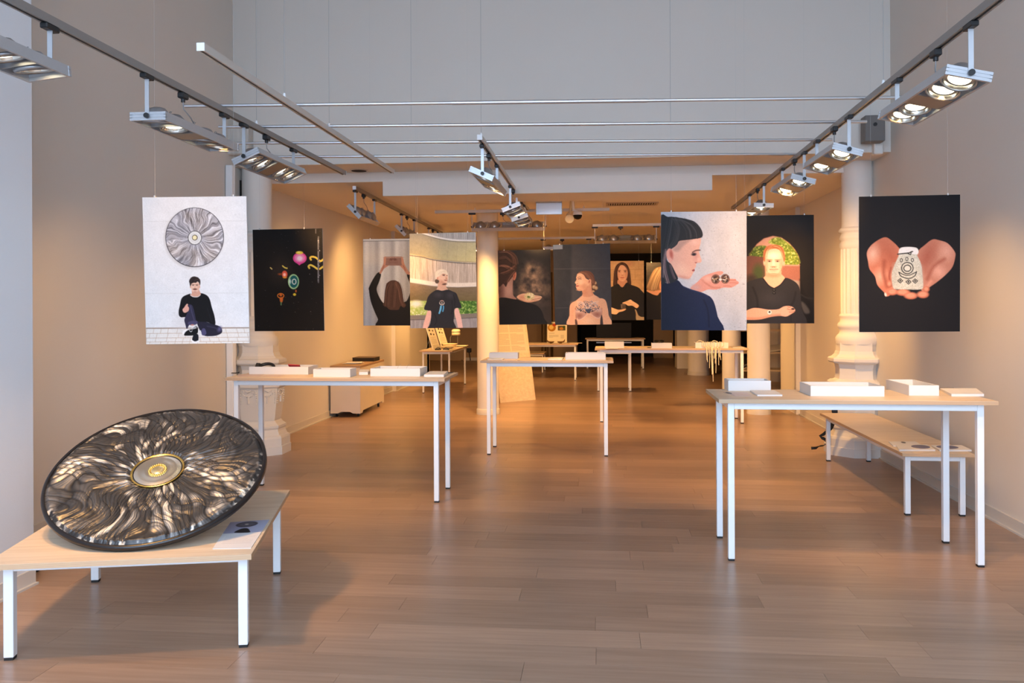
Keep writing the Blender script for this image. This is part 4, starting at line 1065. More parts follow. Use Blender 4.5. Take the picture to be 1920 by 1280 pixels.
# ---- 3: woman from behind lifting a stone
Q3, p3 = rectY(-2.293, -2.293 + PW, 1.312, 2.153, 8.12)
cv = Canvas(p3, 1.35).use(660, 420, .1718)
def corr(X, Y):
    x = (X - 660) / .1718
    t = 176 + 15 * np.cos((x - 175) / 168 * 2 * PI) - 9 * np.cos((x - 110) / 84 * 2 * PI) + 8 * (fbm(X / 4, Y / 9, 3) - .5)
    return np.stack([t, t + 1, t + 2], -1)
cv.img[:] = corr(cv.X, cv.Y)
cv.poly([(100, 150), (900, 140), (900, 172), (100, 184)], (186, 188, 190), 1, False); cv.line([(100, 188), (900, 176)], 5, (92, 92, 94), 3, False)
cv.poly([(285, 528), (235, 592), (186, 690), (186, 724), (205, 840), (250, 960), (285, 1040), (298, 1125), (860, 1125), (860, 760), (720, 560), (660, 520), (600, 545), (634, 650), (643, 720), (606, 825), (574, 850), (540, 864), (370, 864), (335, 852), (292, 782), (270, 705), (300, 622), (318, 546)], (21, 20, 20), 2, True)
SKa = (172, 124, 106)
cv.poly([(300, 534), (320, 482), (344, 430), (346, 372), (362, 362), (366, 448), (408, 434), (412, 442), (386, 462), (346, 492), (318, 540)], SKa, 2)
cv.poly([(546, 368), (562, 382), (572, 430), (602, 490), (640, 545), (600, 546), (560, 492), (520, 452), (498, 432), (506, 428), (546, 452)], SKa, 2)
cv.line([(330, 510), (352, 450)], 8, (140, 92, 78), 5); cv.line([(585, 505), (560, 450)], 8, (140, 92, 78), 5)
cv.poly([(358, 362), (380, 355), (530, 354), (553, 368), (556, 440), (540, 452), (370, 450), (357, 436)], (126, 98, 92), 2)
cv.poly([(362, 360), (550, 358), (548, 366), (364, 370)], (158, 130, 122), 3)
for a in np.linspace(.15, PI - .15, 6): cv.line([(450 - 22 * math.cos(a), 392 - 14 * math.sin(a)), (450 - 40 * math.cos(a), 394 - 27 * math.sin(a))], 7, (86, 52, 46), 1.5)
cv.line([(428, 396), (450, 388), (472, 396)], 6, (86, 52, 46), 1)
for i, xx in enumerate((410, 430, 450, 470, 490)): cv.ring(xx, 418, 7, 9, 3, (98, 66, 60), 1) if i % 2 == 0 else cv.line([(xx - 5, 409), (xx - 5, 427), (xx + 5, 427), (xx + 5, 409)], 3, (98, 66, 60), 1, False)
cv.poly([(357, 362), (372, 362), (368, 440), (352, 444)], SKa, 3); cv.poly([(540, 362), (556, 370), (560, 444), (544, 440)], SKa, 3)
cv.use(700, 470, .1015)
cv.poly([(240, 620), (262, 590), (320, 552), (405, 546), (478, 590), (520, 680), (545, 800), (562, 930), (606, 1000), (566, 1050), (505, 1020), (470, 1085), (390, 1092), (300, 1085), (250, 1040), (180, 1000), (205, 930), (220, 740)], (74, 50, 41), 3)
cv.strands([[(330, 580), (270, 700), (250, 880), (240, 1020)], [(380, 570), (370, 760), (350, 1040)], [(420, 580), (480, 720), (510, 900), (560, 1010)]], 60, 26, [(104, 72, 58), (46, 31, 27), (120, 86, 70)], 7, 5, .5)
cv.grain(.035, .9, 3); poster('grey poster of a woman from behind lifting a carved stone overhead', Q3, cv)

# ---- 4: blond man in a black shirt before curved concrete
pxq = [(767.9, 438), (891.9, 435.1), (894.5, 614.1), (769.4, 615.3)]
cv = Canvas(pxq, 1.35, (160, 158, 156)).use(660, 420, .1718)
def streak(base, amp, sx, sy, seed):
    def fn(X, Y):
        t = (fbm(X / sx, Y / sy, seed) - .5) * 2 * amp
        return np.clip(np.asarray(base, float) + t[..., None], 0, 255)
    return fn
cv.poly([(600, 80), (1400, 70), (1400, 200), (600, 120)], streak((168, 168, 168), 40, .8, 20, 3), 1, False)
def conc(X, Y):
    u = np.clip((X - 768) / 126, 0, 1); v = np.clip((Y - 438) / 50, 0, 1)
    base = np.stack([128 + 62 * u + 30 * v, 128 + 52 * u + 26 * v, 126 + 18 * u + 2 * v], -1)
    return base + 16 * (fbm(X / 5, Y / 4, 6) - .5)[..., None]
cv.poly([(600, 104), (780, 104), (900, 140), (1000, 165), (1150, 182), (1400, 185), (1400, 425), (1150, 412), (900, 384), (760, 356), (600, 330)], conc, 1, False)
cv.line([(770, 98), (880, 130), (1000, 158), (1150, 176), (1400, 180)], 17, (222, 222, 222), 2); cv.line([(770, 112), (880, 145), (1000, 174), (1150, 193), (1400, 196)], 6, (110, 110, 108), 3)
for i in range(7): cv.line([(680 + 95 * i, 120 + 14 * i), (640 + 100 * i, 330 + 12 * i)], 3, (112, 108, 100), 3, True, .35)
cv.poly([(600, 335), (760, 358), (900, 390), (1150, 420), (1400, 432), (1400, 660), (1150, 660), (870, 640), (600, 595)], streak((204, 186, 168), 48, .9, 26, 9), 1)
cv.line([(600, 338), (760, 360), (900, 394), (1150, 424), (1400, 434)], 7, (92, 84, 74), 2); cv.line([(600, 322), (760, 344), (900, 376), (1150, 406), (1400, 418)], 10, (182, 166, 126), 3)
cv.line([(600, 606), (760, 630), (900, 652), (1150, 664), (1400, 656)], 44, (244, 230, 212), 4)
def under(X, Y):
    v = np.clip((Y - 531) / 34, 0, 1)[..., None]
    return np.array((138, 116, 94.)) * (1 - v) + np.array((116, 100, 62.)) * v + 12 * (fbm(X / 6, Y / 3, 2) - .5)[..., None]
cv.poly([(600, 634), (760, 660), (900, 680), (1150, 690), (1400, 682), (1400, 842), (600, 836)], under, 1, False)
def leaves(c1, c2, c3, seed, sc=2.2):
    def fn(X, Y):
        n = fbm(X / sc, Y / sc, seed)[..., None]; k = np.clip((n - .35) * 3.2, 0, 1)
        q = np.clip((n - .62) * 6, 0, 1)
        return (np.array(c1, float) * (1 - k) + np.array(c2, float) * k) * (1 - q) + np.array(c3, float) * q
    return fn
cv.poly([(600, 838), (1400, 838), (1400, 985), (600, 1000)], leaves((64, 104, 36), (116, 160, 60), (214, 220, 150), 4), 1, False)
cv.poly([(600, 838), (860, 838), (850, 1000), (600, 1000)], leaves((172, 190, 92), (206, 214, 130), (240, 238, 206), 7), 6, False); cv.ell(700, 870, 60, 34, (240, 232, 216), 20)
cv.poly([(600, 996), (850, 992), (1130, 985), (1400, 970), (1400, 1160), (600, 1160)], streak((160, 152, 150), 30, .9, 16, 12), 1, False)
cv.poly([(600, 996), (850, 992), (1130, 985), (1400, 970), (1400, 1016), (1130, 1028), (600, 1042)], (136, 124, 112), 2, False); cv.line([(600, 1046), (1130, 1032), (1400, 1018)], 6, (84, 76, 72), 2, False)
cv.use(790, 490, .09767)
S = (240, 198, 170)
cv.poly([(325, 410), (345, 372), (470, 430), (480, 490), (512, 548), (400, 566), (298, 550), (314, 490)], (226, 178, 150), 2)
cv.poly([(130, 940), (196, 960), (190, 1080), (150, 1200), (120, 1310), (28, 1310), (70, 1110)], (238, 186, 170), 2); cv.poly([(640, 918), (705, 895), (732, 960), (772, 1100), (796, 1310), (722, 1310), (680, 1150), (640, 1000)], (240, 190, 176), 2)
cv.poly([(300, 545), (400, 562), (506, 540), (600, 573), (672, 610), (712, 700), (772, 870), (735, 897), (690, 888), (640, 922), (634, 1050), (622, 1150), (646, 1320), (148, 1320), (176, 1180), (192, 962), (130, 942), (54, 910), (98, 780), (130, 680), (190, 610)], (40, 38, 42), 2)
cv.ell(330, 640, 60, 40, (62, 59, 64), 40); cv.ell(560, 650, 60, 50, (58, 55, 60), 40)
for P in ([(590, 760), (600, 900), (580, 1000)], [(250, 1000), (300, 1120), (260, 1220)], [(620, 640), (650, 760), (640, 850)]): cv.line(P, 12, (24, 23, 26), 10)
cv.poly([(330, 292), (400, 235), (470, 222), (506, 250), (513, 300), (506, 360), (482, 430), (440, 452), (390, 428), (340, 378), (325, 332)], S, 3)
cv.ell(400, 400, 55, 30, (214, 158, 130), 24, .5); cv.ell(448, 436, 44, 17, (110, 74, 60), 7, -.15); cv.ell(312, 320, 24, 34, (236, 184, 158), 4); cv.ell(314, 322, 10, 18, (206, 138, 112), 5)
cv.ell(430, 252, 32, 7, (150, 104, 84), 4, -.15); cv.ell(434, 268, 22, 8, (96, 64, 56), 4); cv.ell(494, 270, 9, 9, (110, 74, 62), 3); cv.ell(482, 312, 14, 26, (226, 172, 142), 8); cv.ell(484, 328, 16, 6, (180, 118, 94), 4)
cv.ell(470, 358, 32, 8, (146, 94, 74), 4); cv.ell(474, 372, 18, 6, (206, 124, 112), 3)
cv.poly([(268, 262), (284, 200), (340, 160), (410, 149), (470, 168), (507, 220), (502, 258), (445, 232), (400, 238), (352, 280), (318, 296), (290, 335), (276, 330)], (240, 224, 198), 4)
cv.strands([[(300, 280), (340, 200), (430, 170)], [(330, 260), (390, 200), (470, 190)]], 22, 12, [(250, 240, 220), (214, 192, 160)], 6, 2, .5)
cv.poly([(264, 362), (300, 344), (346, 372), (322, 422), (276, 412)], (96, 76, 62), 6)
cv.ell(398, 792, 52, 52, (52, 46, 44), 2); cv.ring(398, 794, 44, 40, 14, (226, 206, 192), 2); cv.ell(398, 802, 14, 18, (226, 210, 196), 2); cv.ell(398, 806, 7, 9, (50, 44, 42), 2); cv.ell(400, 750, 16, 8, (190, 130, 110), 3); cv.line([(350, 780), (375, 770)], 10, (60, 48, 46), 2); cv.line([(422, 770), (446, 780)], 10, (60, 48, 46), 2)
cv.line([(384, 858), (372, 930), (346, 992)], 30, (92, 176, 220), 3); cv.line([(372, 860), (352, 960)], 10, (170, 220, 244), 3); cv.line([(428, 856), (428, 900), (414, 956)], 22, (86, 168, 216), 3); cv.line([(400, 870), (396, 940)], 8, (30, 50, 74), 3)
cv.grain(.035, .9, 3); poster('poster of a blond man in a black shirt before curved concrete', quadY(pxq, 7.45), cv)

# ---- 5: back of a head, a hand and smoke
pxq = [(933.3, 469.7), (1031.9, 467.1), (1034, 607.3), (936.3, 608.7)]
cv = Canvas(pxq, 1.4, (38, 38, 42)).use(930, 465, .1133)
def smoke(X, Y):
    x, y = (X - 930) / .1133, (Y - 465) / .1133
    m = np.exp(-(((x - 620) / 250) ** 2 + ((y - 640) / 230) ** 2)) + .8 * np.exp(-(((x - 600) / 130) ** 2 + ((y - 350) / 120) ** 2))
    n = fbm(X / 11 + 3, Y / 11, 21); k = np.clip(m * (n * 2.4 - .55), 0, 1)[..., None]
    g = np.clip((y - 200) / 1000, 0, 1)[..., None]
    return np.array((36, 37, 42.)) * (1 - g) + np.array((58, 52, 50.)) * g + k * (np.array((176, 146, 116.)) - 45)
cv.img[:] = smoke(cv.X, cv.Y)
cv.poly([(20, 560), (130, 500), (272, 470), (276, 650), (286, 780), (330, 850), (20, 870)], (166, 128, 118), 4)
cv.ell(210, 700, 60, 110, (196, 160, 148), 40, 0, .8); cv.ell(60, 720, 50, 160, (96, 66, 58), 50)
cv.ell(310, 458, 27, 76, (196, 128, 104), 3, .15); cv.ell(304, 455, 12, 50, (150, 84, 66), 8, .15)
cv.poly([(10, 30), (180, 34), (270, 58), (322, 110), (348, 200), (348, 330), (330, 390), (284, 430), (262, 490), (200, 560), (165, 640), (120, 590), (60, 640), (10, 560)], (58, 41, 36), 6)
cv.strands([[(60, 60), (200, 60), (300, 140), (330, 260)], [(100, 420), (220, 380), (320, 300)], [(180, 560), (240, 460), (300, 390)], [(80, 180), (180, 160), (280, 240)], [(70, 300), (160, 300), (260, 350)]], 70, 26, [(120, 80, 64), (34, 24, 22), (150, 104, 84), (84, 58, 48)], 9, 6, .5)
cv.poly([(344, 812), (420, 758), (520, 752), (640, 778), (742, 794), (758, 824), (700, 868), (545, 898), (440, 872)], (236, 194, 164), 3)
cv.ell(430, 815, 60, 36, (214, 156, 128), 26); cv.line([(590, 858), (640, 846), (700, 836), (752, 824)], 8, (150, 92, 70), 3); cv.line([(630, 872), (690, 866)], 9, (196, 136, 108), 5); cv.line([(640, 800), (690, 800), (736, 806)], 4, (186, 126, 100), 2); cv.line([(400, 850), (520, 890), (660, 872)], 12, (206, 146, 118), 8)
cv.ell(556, 798, 84, 62, (226, 210, 160), 4); cv.ell(575, 780, 50, 34, (244, 234, 196), 12); cv.ell(545, 810, 26, 17, (86, 120, 56), 6); cv.ell(530, 795, 8, 7, (60, 90, 40), 2)
speckle(cv, 26, [(196, 170, 110), (150, 140, 80), (250, 244, 214)], 4, 9, (486, 625, 745, 850), 5, .7, 3)
cv.poly([(20, 848), (320, 848), (430, 880), (600, 920), (700, 968), (762, 1050), (792, 1150), (798, 1290), (20, 1290)], (25, 25, 27), 3)
cv.grain(.035, .9, 3); poster('dark poster of the back of a head with a hand and drifting smoke', quadY(pxq, 9.602), cv, wz=ZC)

# ---- 6: woman in profile with a painted ornament on her chest
pxq = [(1036.7, 459.1), (1143.8, 456.3), (1147.1, 607.9), (1041, 609)]
cv = Canvas(pxq, 1.45, (62, 61, 65)).use(900, 440, .1771)
def wallg(X, Y):
    x = (X - 900) / .1771; k = np.clip((x - 955) / 30, 0, 1)[..., None]; v = np.clip((Y - 456) / 150, 0, 1)[..., None]
    return np.array((46, 48, 54.)) * (1 - k) + (np.array((60, 60, 64.)) + 14 * v) * k + 8 * (fbm(X / 7, Y / 7, 4) - .5)[..., None]
cv.img[:] = wallg(cv.X, cv.Y)
cv.line([(780, 362), (1390, 356)], 4, (84, 84, 88), 3); cv.line([(800, 775), (930, 772)], 4, (76, 76, 80), 3); cv.ell(860, 640, 50, 60, (40, 42, 48), 25, 0, .7)
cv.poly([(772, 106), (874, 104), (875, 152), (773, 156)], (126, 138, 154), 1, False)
cv.use(1035, 500, .08595)
S, S2 = (238, 184, 148), (206, 142, 110)
cv.poly([(880, 330), (940, 300), (975, 350), (1002, 440), (985, 490), (930, 540), (880, 520), (850, 430)], (92, 62, 46), 4)
for c_ in ((945, 352, 32, 34), (920, 440, 44, 44), (968, 462, 34, 40), (905, 535, 26, 22)): cv.ell(*c_, (190, 150, 108), 8); cv.ell(c_[0] - 8, c_[1] - 8, c_[2] * .4, c_[3] * .4, (222, 188, 146), 8)
cv.poly([(672, 620), (790, 600), (905, 600), (1010, 680), (1100, 690), (1172, 740), (1212, 880), (1236, 1050), (1256, 1290), (376, 1290), (384, 1060), (390, 870), (430, 790), (520, 740), (582, 690)], S, 3)
cv.poly([(658, 500), (760, 430), (850, 330), (868, 470), (890, 560), (912, 612), (800, 660), (664, 640), (672, 580)], (222, 160, 126), 6)
cv.ell(720, 560, 50, 60, S2, 30, .3, .7); cv.line([(850, 460), (870, 560), (900, 620)], 14, S2, 10)
cv.line([(512, 900), (522, 1000), (530, 1130), (556, 1290)], 16, (160, 104, 82), 8); cv.line([(1085, 900), (1092, 1000), (1062, 1100)], 12, (176, 118, 94), 8)
cv.poly([(504, 1150), (545, 1175), (560, 1290), (518, 1290)], (96, 68, 60), 6); cv.poly([(1060, 1110), (1092, 1050), (1116, 1290), (1056, 1290)], (70, 58, 58), 6)
cv.ell(440, 1000, 40, 200, (214, 150, 118), 40, 0, .5); cv.ell(800, 1180, 120, 70, (244, 200, 166), 60)
for P in ([(508, 985), (545, 925), (640, 955), (752, 1000), (745, 1050), (670, 1112), (590, 1152), (545, 1120)], [(850, 1000), (900, 958), (1000, 895), (1080, 925), (1094, 1000), (1062, 1082), (1010, 1112), (930, 1072)]): cv.poly(P, (204, 158, 140), 6)
cv.ell(600, 1070, 60, 50, (164, 112, 96), 34); cv.ell(985, 1040, 66, 46, (164, 112, 96), 34); cv.ell(590, 960, 60, 30, (232, 196, 176), 26); cv.ell(1000, 940, 60, 30, (232, 196, 176), 26)
cv.line([(545, 1125), (590, 1160), (680, 1115), (750, 1050), (800, 1022), (850, 1045), (920, 1085), (1010, 1125), (1062, 1090)], 12, (236, 200, 182), 3)
for P in ([(585, 720), (620, 670), (668, 632)], [(905, 612), (980, 650), (1035, 690)]): cv.line(P, 16, (226, 178, 152), 4)
r_ = random.Random(9)
for i in range(300):
    a = r_.uniform(PI * 1.0, PI * 2.0); q = r_.random() ** .6
    x, y = 782 + 245 * q * math.cos(a), 960 + 270 * q * math.sin(a) * (0.75 + .25 * abs(math.cos(a)))
    cv.ell(x, y, r_.uniform(5, 11), r_.uniform(4, 9), r_.choice([(74, 82, 104), (104, 112, 132), (226, 218, 214), (50, 56, 76), (132, 140, 158)]), 3, r_.uniform(0, 3), .9)
for s_ in (-1, 1):
    for k in (0, 1, 2): cv.line([(782 + s_ * 12, 930 - k * 10), (782 + s_ * (70 + 20 * k), 830 - 26 * k), (782 + s_ * (150 + 30 * k), 800 - 22 * k), (782 + s_ * (225 + 6 * k), 830 - 40 * k)], 8, (236, 214, 200), 2)
    for i in range(8): cv.ell(782 + s_ * (250 - 28 * i), 900 + 14 * i - (i - 4) ** 2 * 1.5, 11, 10, (52, 50, 62), 3)
cv.poly([(740, 930), (860, 920), (835, 975), (790, 1012), (750, 980)], (70, 78, 98), 6)
for c_ in ((628, 965), (890, 968), (735, 1000), (815, 1002)): cv.ell(c_[0], c_[1], 15, 13, (44, 42, 50), 2)
cv.poly([(560, 150), (620, 138), (690, 170), (740, 250), (790, 280), (850, 320), (810, 400), (765, 430), (705, 500), (612, 527), (560, 510), (536, 470), (521, 425), (531, 388), (502, 345), (530, 292), (529, 240), (540, 200)], S, 3)
cv.ell(700, 440, 70, 60, S2, 40, .6, .6); cv.ell(640, 330, 50, 50, (244, 198, 164), 30)
cv.line([(560, 238), (596, 222), (640, 234)], 9, (92, 60, 48), 4); cv.line([(572, 268), (604, 262), (640, 268)], 12, (70, 46, 44), 4); cv.ell(536, 268, 8, 9, (92, 62, 54), 4); cv.ell(548, 368, 18, 9, (176, 110, 84), 5); cv.ell(532, 350, 20, 16, (244, 204, 172), 8)
cv.poly([(524, 415), (556, 402), (598, 414), (570, 432), (532, 438)], (184, 104, 92), 3); cv.ell(590, 505, 50, 14, (214, 152, 122), 10)
cv.poly([(556, 152), (600, 114), (680, 91), (760, 89), (850, 114), (912, 190), (938, 300), (930, 385), (880, 400), (852, 330), (805, 262), (745, 245), (690, 172), (620, 138)], (112, 72, 54), 4)
cv.strands([[(600, 125), (720, 140), (820, 240), (900, 360)], [(660, 105), (790, 130), (880, 220), (925, 340)]], 40, 14, [(150, 102, 76), (70, 44, 34), (176, 124, 92)], 6, 7, .5)
cv.ell(822, 322, 34, 54, (236, 172, 138), 4, .2); cv.ell(816, 322, 14, 30, (176, 104, 80), 8, .2)
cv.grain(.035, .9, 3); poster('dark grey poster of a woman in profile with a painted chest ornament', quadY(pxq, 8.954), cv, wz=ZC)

# ---- 7: woman in black holding a small jar
Q7, p7 = rectY(.621 - PW, .621, 1.286, 2.127, 12.23)
cv = Canvas(p7, 1.6, (206, 168, 120)).use(1140, 480, .09767)
cv.img *= (1 + .16 * (fbm(cv.X / 6, cv.Y / 6, 5) - .5))[..., None]
for yy in (262, 462, 640): cv.line([(-200, yy + 4), (700, yy - 8)], 6, (168, 128, 88), 4)
for x, y0, y1 in ((590, 100, 262), (520, 262, 462), (640, 462, 640)): cv.line([(x, y0), (x + 4, y1)], 5, (170, 132, 92), 4)
cv.ell(400, 150, 80, 40, (180, 120, 96), 40, 0, .5)
cv.poly([(240, 122), (300, 122), (372, 170), (412, 270), (432, 400), (442, 560), (360, 580), (190, 590), (104, 580), (105, 470), (120, 300), (160, 180)], (62, 40, 32), 4)
S = (228, 180, 150)
cv.poly([(198, 450), (350, 450), (364, 535), (290, 600), (250, 595), (188, 545)], (204, 152, 126), 3)
cv.poly([(250, 172), (320, 188), (372, 250), (382, 340), (356, 430), (312, 476), (262, 483), (214, 456), (189, 400), (184, 300), (210, 218)], S, 4)
cv.ell(350, 350, 24, 90, (198, 142, 114), 14, 0, .6); cv.ell(205, 360, 18, 80, (206, 152, 124), 12, 0, .6)
for ex in (217, 331): cv.ell(ex, 274, 28, 6, (92, 60, 48), 3); cv.ell(ex, 298, 21, 8, (82, 56, 50), 4); cv.ell(ex, 300, 7, 6, (40, 30, 30), 2)
cv.ell(277, 340, 12, 40, (236, 192, 162), 10); cv.ell(277, 368, 22, 8, (186, 126, 102), 5); cv.ell(275, 412, 40, 11, (190, 116, 102), 4); cv.line([(238, 411), (312, 411)], 4, (150, 84, 74), 2); cv.ell(275, 440, 26, 6, (206, 152, 126), 5)
cv.strands([[(240, 140), (150, 260), (130, 420), (140, 570)], [(300, 140), (390, 260), (405, 400), (410, 540)]], 44, 12, [(92, 62, 50), (42, 27, 22), (120, 84, 66)], 6, 8, .5)
cv.poly([(20, 610), (105, 572), (190, 530), (250, 588), (292, 590), (360, 508), (440, 550), (560, 590), (632, 650), (720, 800), (720, 1260), (-260, 1260), (-260, 800), (-150, 680)], (31, 30, 32), 3)
for P in ([(190, 540), (215, 640), (300, 600)], [(365, 520), (330, 640), (290, 600)]): cv.line(P, 8, (18, 17, 19), 4)
cv.poly([(516, 1022), (545, 1040), (582, 1130), (640, 1165), (700, 1172), (700, 1236), (550, 1236), (534, 1100)], (172, 152, 122), 4)
cv.poly([(274, 900), (370, 860), (430, 834), (472, 860), (580, 930), (586, 970), (546, 998), (470, 952), (390, 952), (340, 922)], (236, 198, 164), 3); cv.line([(330, 890), (420, 900), (520, 960)], 6, (204, 152, 122), 4)
cv.poly([(20, 975), (110, 1000), (210, 1030), (330, 1008), (342, 1026), (290, 1056), (210, 1076), (150, 1118), (20, 1080)], (234, 194, 160), 3); cv.line([(180, 1055), (270, 1035), (330, 1022)], 5, (196, 140, 112), 3)
cv.poly([(240, 928), (280, 915), (338, 928), (345, 1005), (290, 1016), (246, 1008)], (84, 74, 70), 3, False); cv.line([(262, 935), (268, 1000)], 8, (150, 140, 134), 4); cv.ell(290, 930, 44, 8, (120, 110, 104), 3)
cv.grain(.035, .9, 3); poster('sandy poster of a woman in black holding a small jar', Q7, cv, wz=ZC)

# ---- 8: blurred fair hair, half hidden
Q8, p8 = rectY(.684, .684 + PW, 1.285, 2.126, 12.725)
cv = Canvas(p8, 1.5, (52, 50, 52)).use(1140, 480, .09767)
cv.img *= (1 + .3 * (fbm(cv.X / 9, cv.Y / 4, 15) - .5))[..., None]
for yy in (210, 320, 470): cv.line([(700, yy), (1500, yy - 6)], 5, (38, 36, 38), 4)
cv.poly([(730, 660), (850, 640), (1000, 640), (1200, 640), (1200, 800), (950, 760), (870, 740)], (192, 142, 118), 6)
cv.poly([(738, 590), (780, 480), (830, 360), (900, 250), (1000, 205), (1120, 220), (1220, 330), (1250, 480), (1200, 560), (1060, 640), (970, 655), (860, 672), (760, 650)], (132, 102, 78), 8)
cv.ell(1030, 560, 46, 90, (212, 142, 108), 10)
cv.strands([[(960, 240), (860, 400), (770, 600)], [(1030, 230), (930, 420), (850, 650)], [(1060, 260), (990, 430), (930, 640)]], 70, 30, [(172, 152, 128), (80, 62, 50), (196, 178, 152), (104, 82, 66)], 8, 9, .5)
cv.poly([(650, 690), (760, 690), (860, 735), (950, 752), (1000, 700), (1100, 690), (1500, 760), (1500, 1300), (650, 1300)], (30, 29, 31), 4)
cv.grain(.035, .9, 3); poster('dark poster of wind-blown fair hair, half hidden by the profile portrait', Q8, cv, wz=ZC)

# ---- 9: profile portrait with short fringe
pxq = [(1239.3, 397.3), (1399.8, 395.6), (1399.8, 619.2), (1239.7, 618.8)]
cv = Canvas(pxq, 1.35, (206, 203, 204)).use(1240, 400, .125)
def conc9(X, Y):
    u = np.clip((X - 1240) / 160, 0, 1)[..., None]; n = fbm(X / 26, Y / 40, 31)[..., None]
    b = np.array((192, 192, 198.)) * (1 - u) + np.array((216, 208, 204.)) * u
    return b + 30 * (n - .5) + 10 * (fbm(X / 3, Y / 3, 2)[..., None] - .5)
cv.img[:] = conc9(cv.X, cv.Y)
speckle(cv, 150, [(140, 130, 126), (120, 112, 110), (160, 150, 146), (176, 150, 136)], 3, 8, (420, 1280, -20, 1750), 12, .7, 2)
S, S2 = (229, 174, 152), (206, 140, 122)
cv.poly([(440, 1120), (540, 1030), (612, 958), (680, 920), (760, 893), (850, 869), (912, 868), (932, 890), (902, 920), (860, 932), (830, 962), (1020, 978), (1112, 982), (1122, 1002), (1162, 1030), (1150, 1056), (1050, 1112), (940, 1112), (820, 1142), (700, 1142), (600, 1178), (500, 1150)], (226, 154, 134), 3)
for P in ([(1020, 1000), (1090, 1002), (1118, 1002)], [(1020, 1040), (1100, 1040), (1150, 1050)], [(930, 1090), (1000, 1085), (1050, 1100)]): cv.line(P, 6, (182, 104, 88), 3)
cv.line([(620, 1000), (690, 1060), (780, 1110), (880, 1112)], 18, (200, 126, 106), 14); cv.ell(700, 980, 60, 40, (238, 178, 158), 30); cv.ell(520, 1110, 60, 40, (206, 160, 150), 30)
for cx, cy in ((818, 985), (960, 980)):
    cv.ell(cx, cy, 66, 72, (92, 62, 50), 3); cv.ring(cx, cy, 56, 62, 8, (156, 112, 92), 3)
    r_ = random.Random(int(cx))
    for i in range(46):
        a, q = r_.uniform(0, 2 * PI), math.sqrt(r_.random()) * 50
        cv.poly([(cx + q * math.cos(a) + dx, cy + q * math.sin(a) * 1.05 + dy) for dx, dy in ((-8, -7), (8, -7), (8, 7), (-8, 7))], r_.choice([(226, 212, 196), (60, 42, 36), (170, 130, 100), (44, 40, 44), (196, 160, 120), (110, 76, 60)]), 2, False)
cv.ell(888, 990, 22, 17, (232, 222, 206), 4)
cv.poly([(262, 405), (350, 392), (480, 378), (592, 370), (583, 480), (566, 560), (592, 660), (607, 700), (592, 736), (532, 746), (521, 800), (500, 830), (507, 851), (480, 892), (440, 962), (400, 979), (330, 966), (240, 945), (180, 900), (110, 760), (150, 560), (200, 440)], S, 3)
cv.ell(300, 850, 120, 80, (238, 190, 164), 60, .4, .8); cv.ell(520, 640, 30, 60, (210, 146, 136), 26, 0, .7); cv.ell(330, 960, 90, 22, S2, 16, .2, .6); cv.ell(500, 430, 70, 40, (238, 186, 166), 30)
cv.poly([(262, 412), (350, 402), (450, 392), (340, 478), (258, 566), (176, 545), (232, 468)], (178, 142, 128), 22, True, .8)
cv.poly([(0, 985), (60, 1035), (130, 1045), (245, 1000), (330, 1088), (460, 1140), (600, 1182), (690, 1222), (750, 1262), (800, 1352), (848, 1547), (890, 1790), (-20, 1790)], lambda X, Y: np.array((28, 33, 56.)) + 5 * (fbm(X / 2, Y / 2, 3) - .5)[..., None] + np.clip((X - 1280) / 60, -.6, .6)[..., None] * np.array((4, 8, 18.)), 3)
cv.line([(330, 1095), (460, 1150), (600, 1192), (700, 1240)], 12, (44, 54, 88), 8); cv.line([(640, 1300), (700, 1450), (720, 1700)], 16, (20, 24, 42), 12)
cv.poly([(-20, 90), (100, 52), (220, 56), (380, 84), (490, 118), (562, 180), (612, 260), (624, 330), (592, 366), (480, 386), (350, 402), (268, 416), (234, 470), (168, 522), (108, 536), (78, 580), (74, 660), (100, 722), (150, 765), (210, 880), (247, 955), (238, 1000), (130, 1050), (60, 1032), (-20, 1000)], (40, 40, 42), 4)
cv.strands([[(200, 70), (330, 130), (420, 250), (440, 370)], [(300, 80), (460, 160), (540, 260), (560, 360)], [(180, 80), (240, 220), (200, 420), (90, 560)], [(120, 70), (90, 300), (30, 620), (40, 900)]], 90, 26, [(62, 62, 64), (24, 24, 26), (78, 76, 76)], 7, 4, .45)
cv.strands([[(90, 560), (50, 700), (60, 860), (110, 1040)], [(60, 540), (30, 760), (20, 960)], [(130, 770), (160, 880), (200, 980)]], 34, 12, [(124, 100, 106), (96, 76, 82), (150, 124, 120), (56, 48, 52)], 8, 5, .6)
cv.ell(132, 625, 55, 100, (228, 158, 138), 4, -.1); cv.ell(150, 612, 24, 62, (190, 104, 88), 12, -.15); cv.ell(128, 690, 26, 26, (232, 166, 146), 8)
cv.line([(470, 584), (520, 556), (582, 550)], 17, (104, 70, 62), 6); cv.ell(490, 612, 38, 22, (84, 62, 62), 8, -.1); cv.ell(492, 618, 22, 12, (38, 30, 34), 5)
cv.ell(522, 738, 16, 8, (166, 92, 84), 5); cv.ell(570, 690, 26, 26, (236, 182, 164), 14); cv.poly([(462, 852), (490, 835), (506, 848), (496, 866), (470, 866)], (158, 82, 76), 3)
cv.grain(.035, .9, 3); poster('pale poster of a woman in profile with short fringe holding a trinket', quadY(pxq, 6.154), cv)

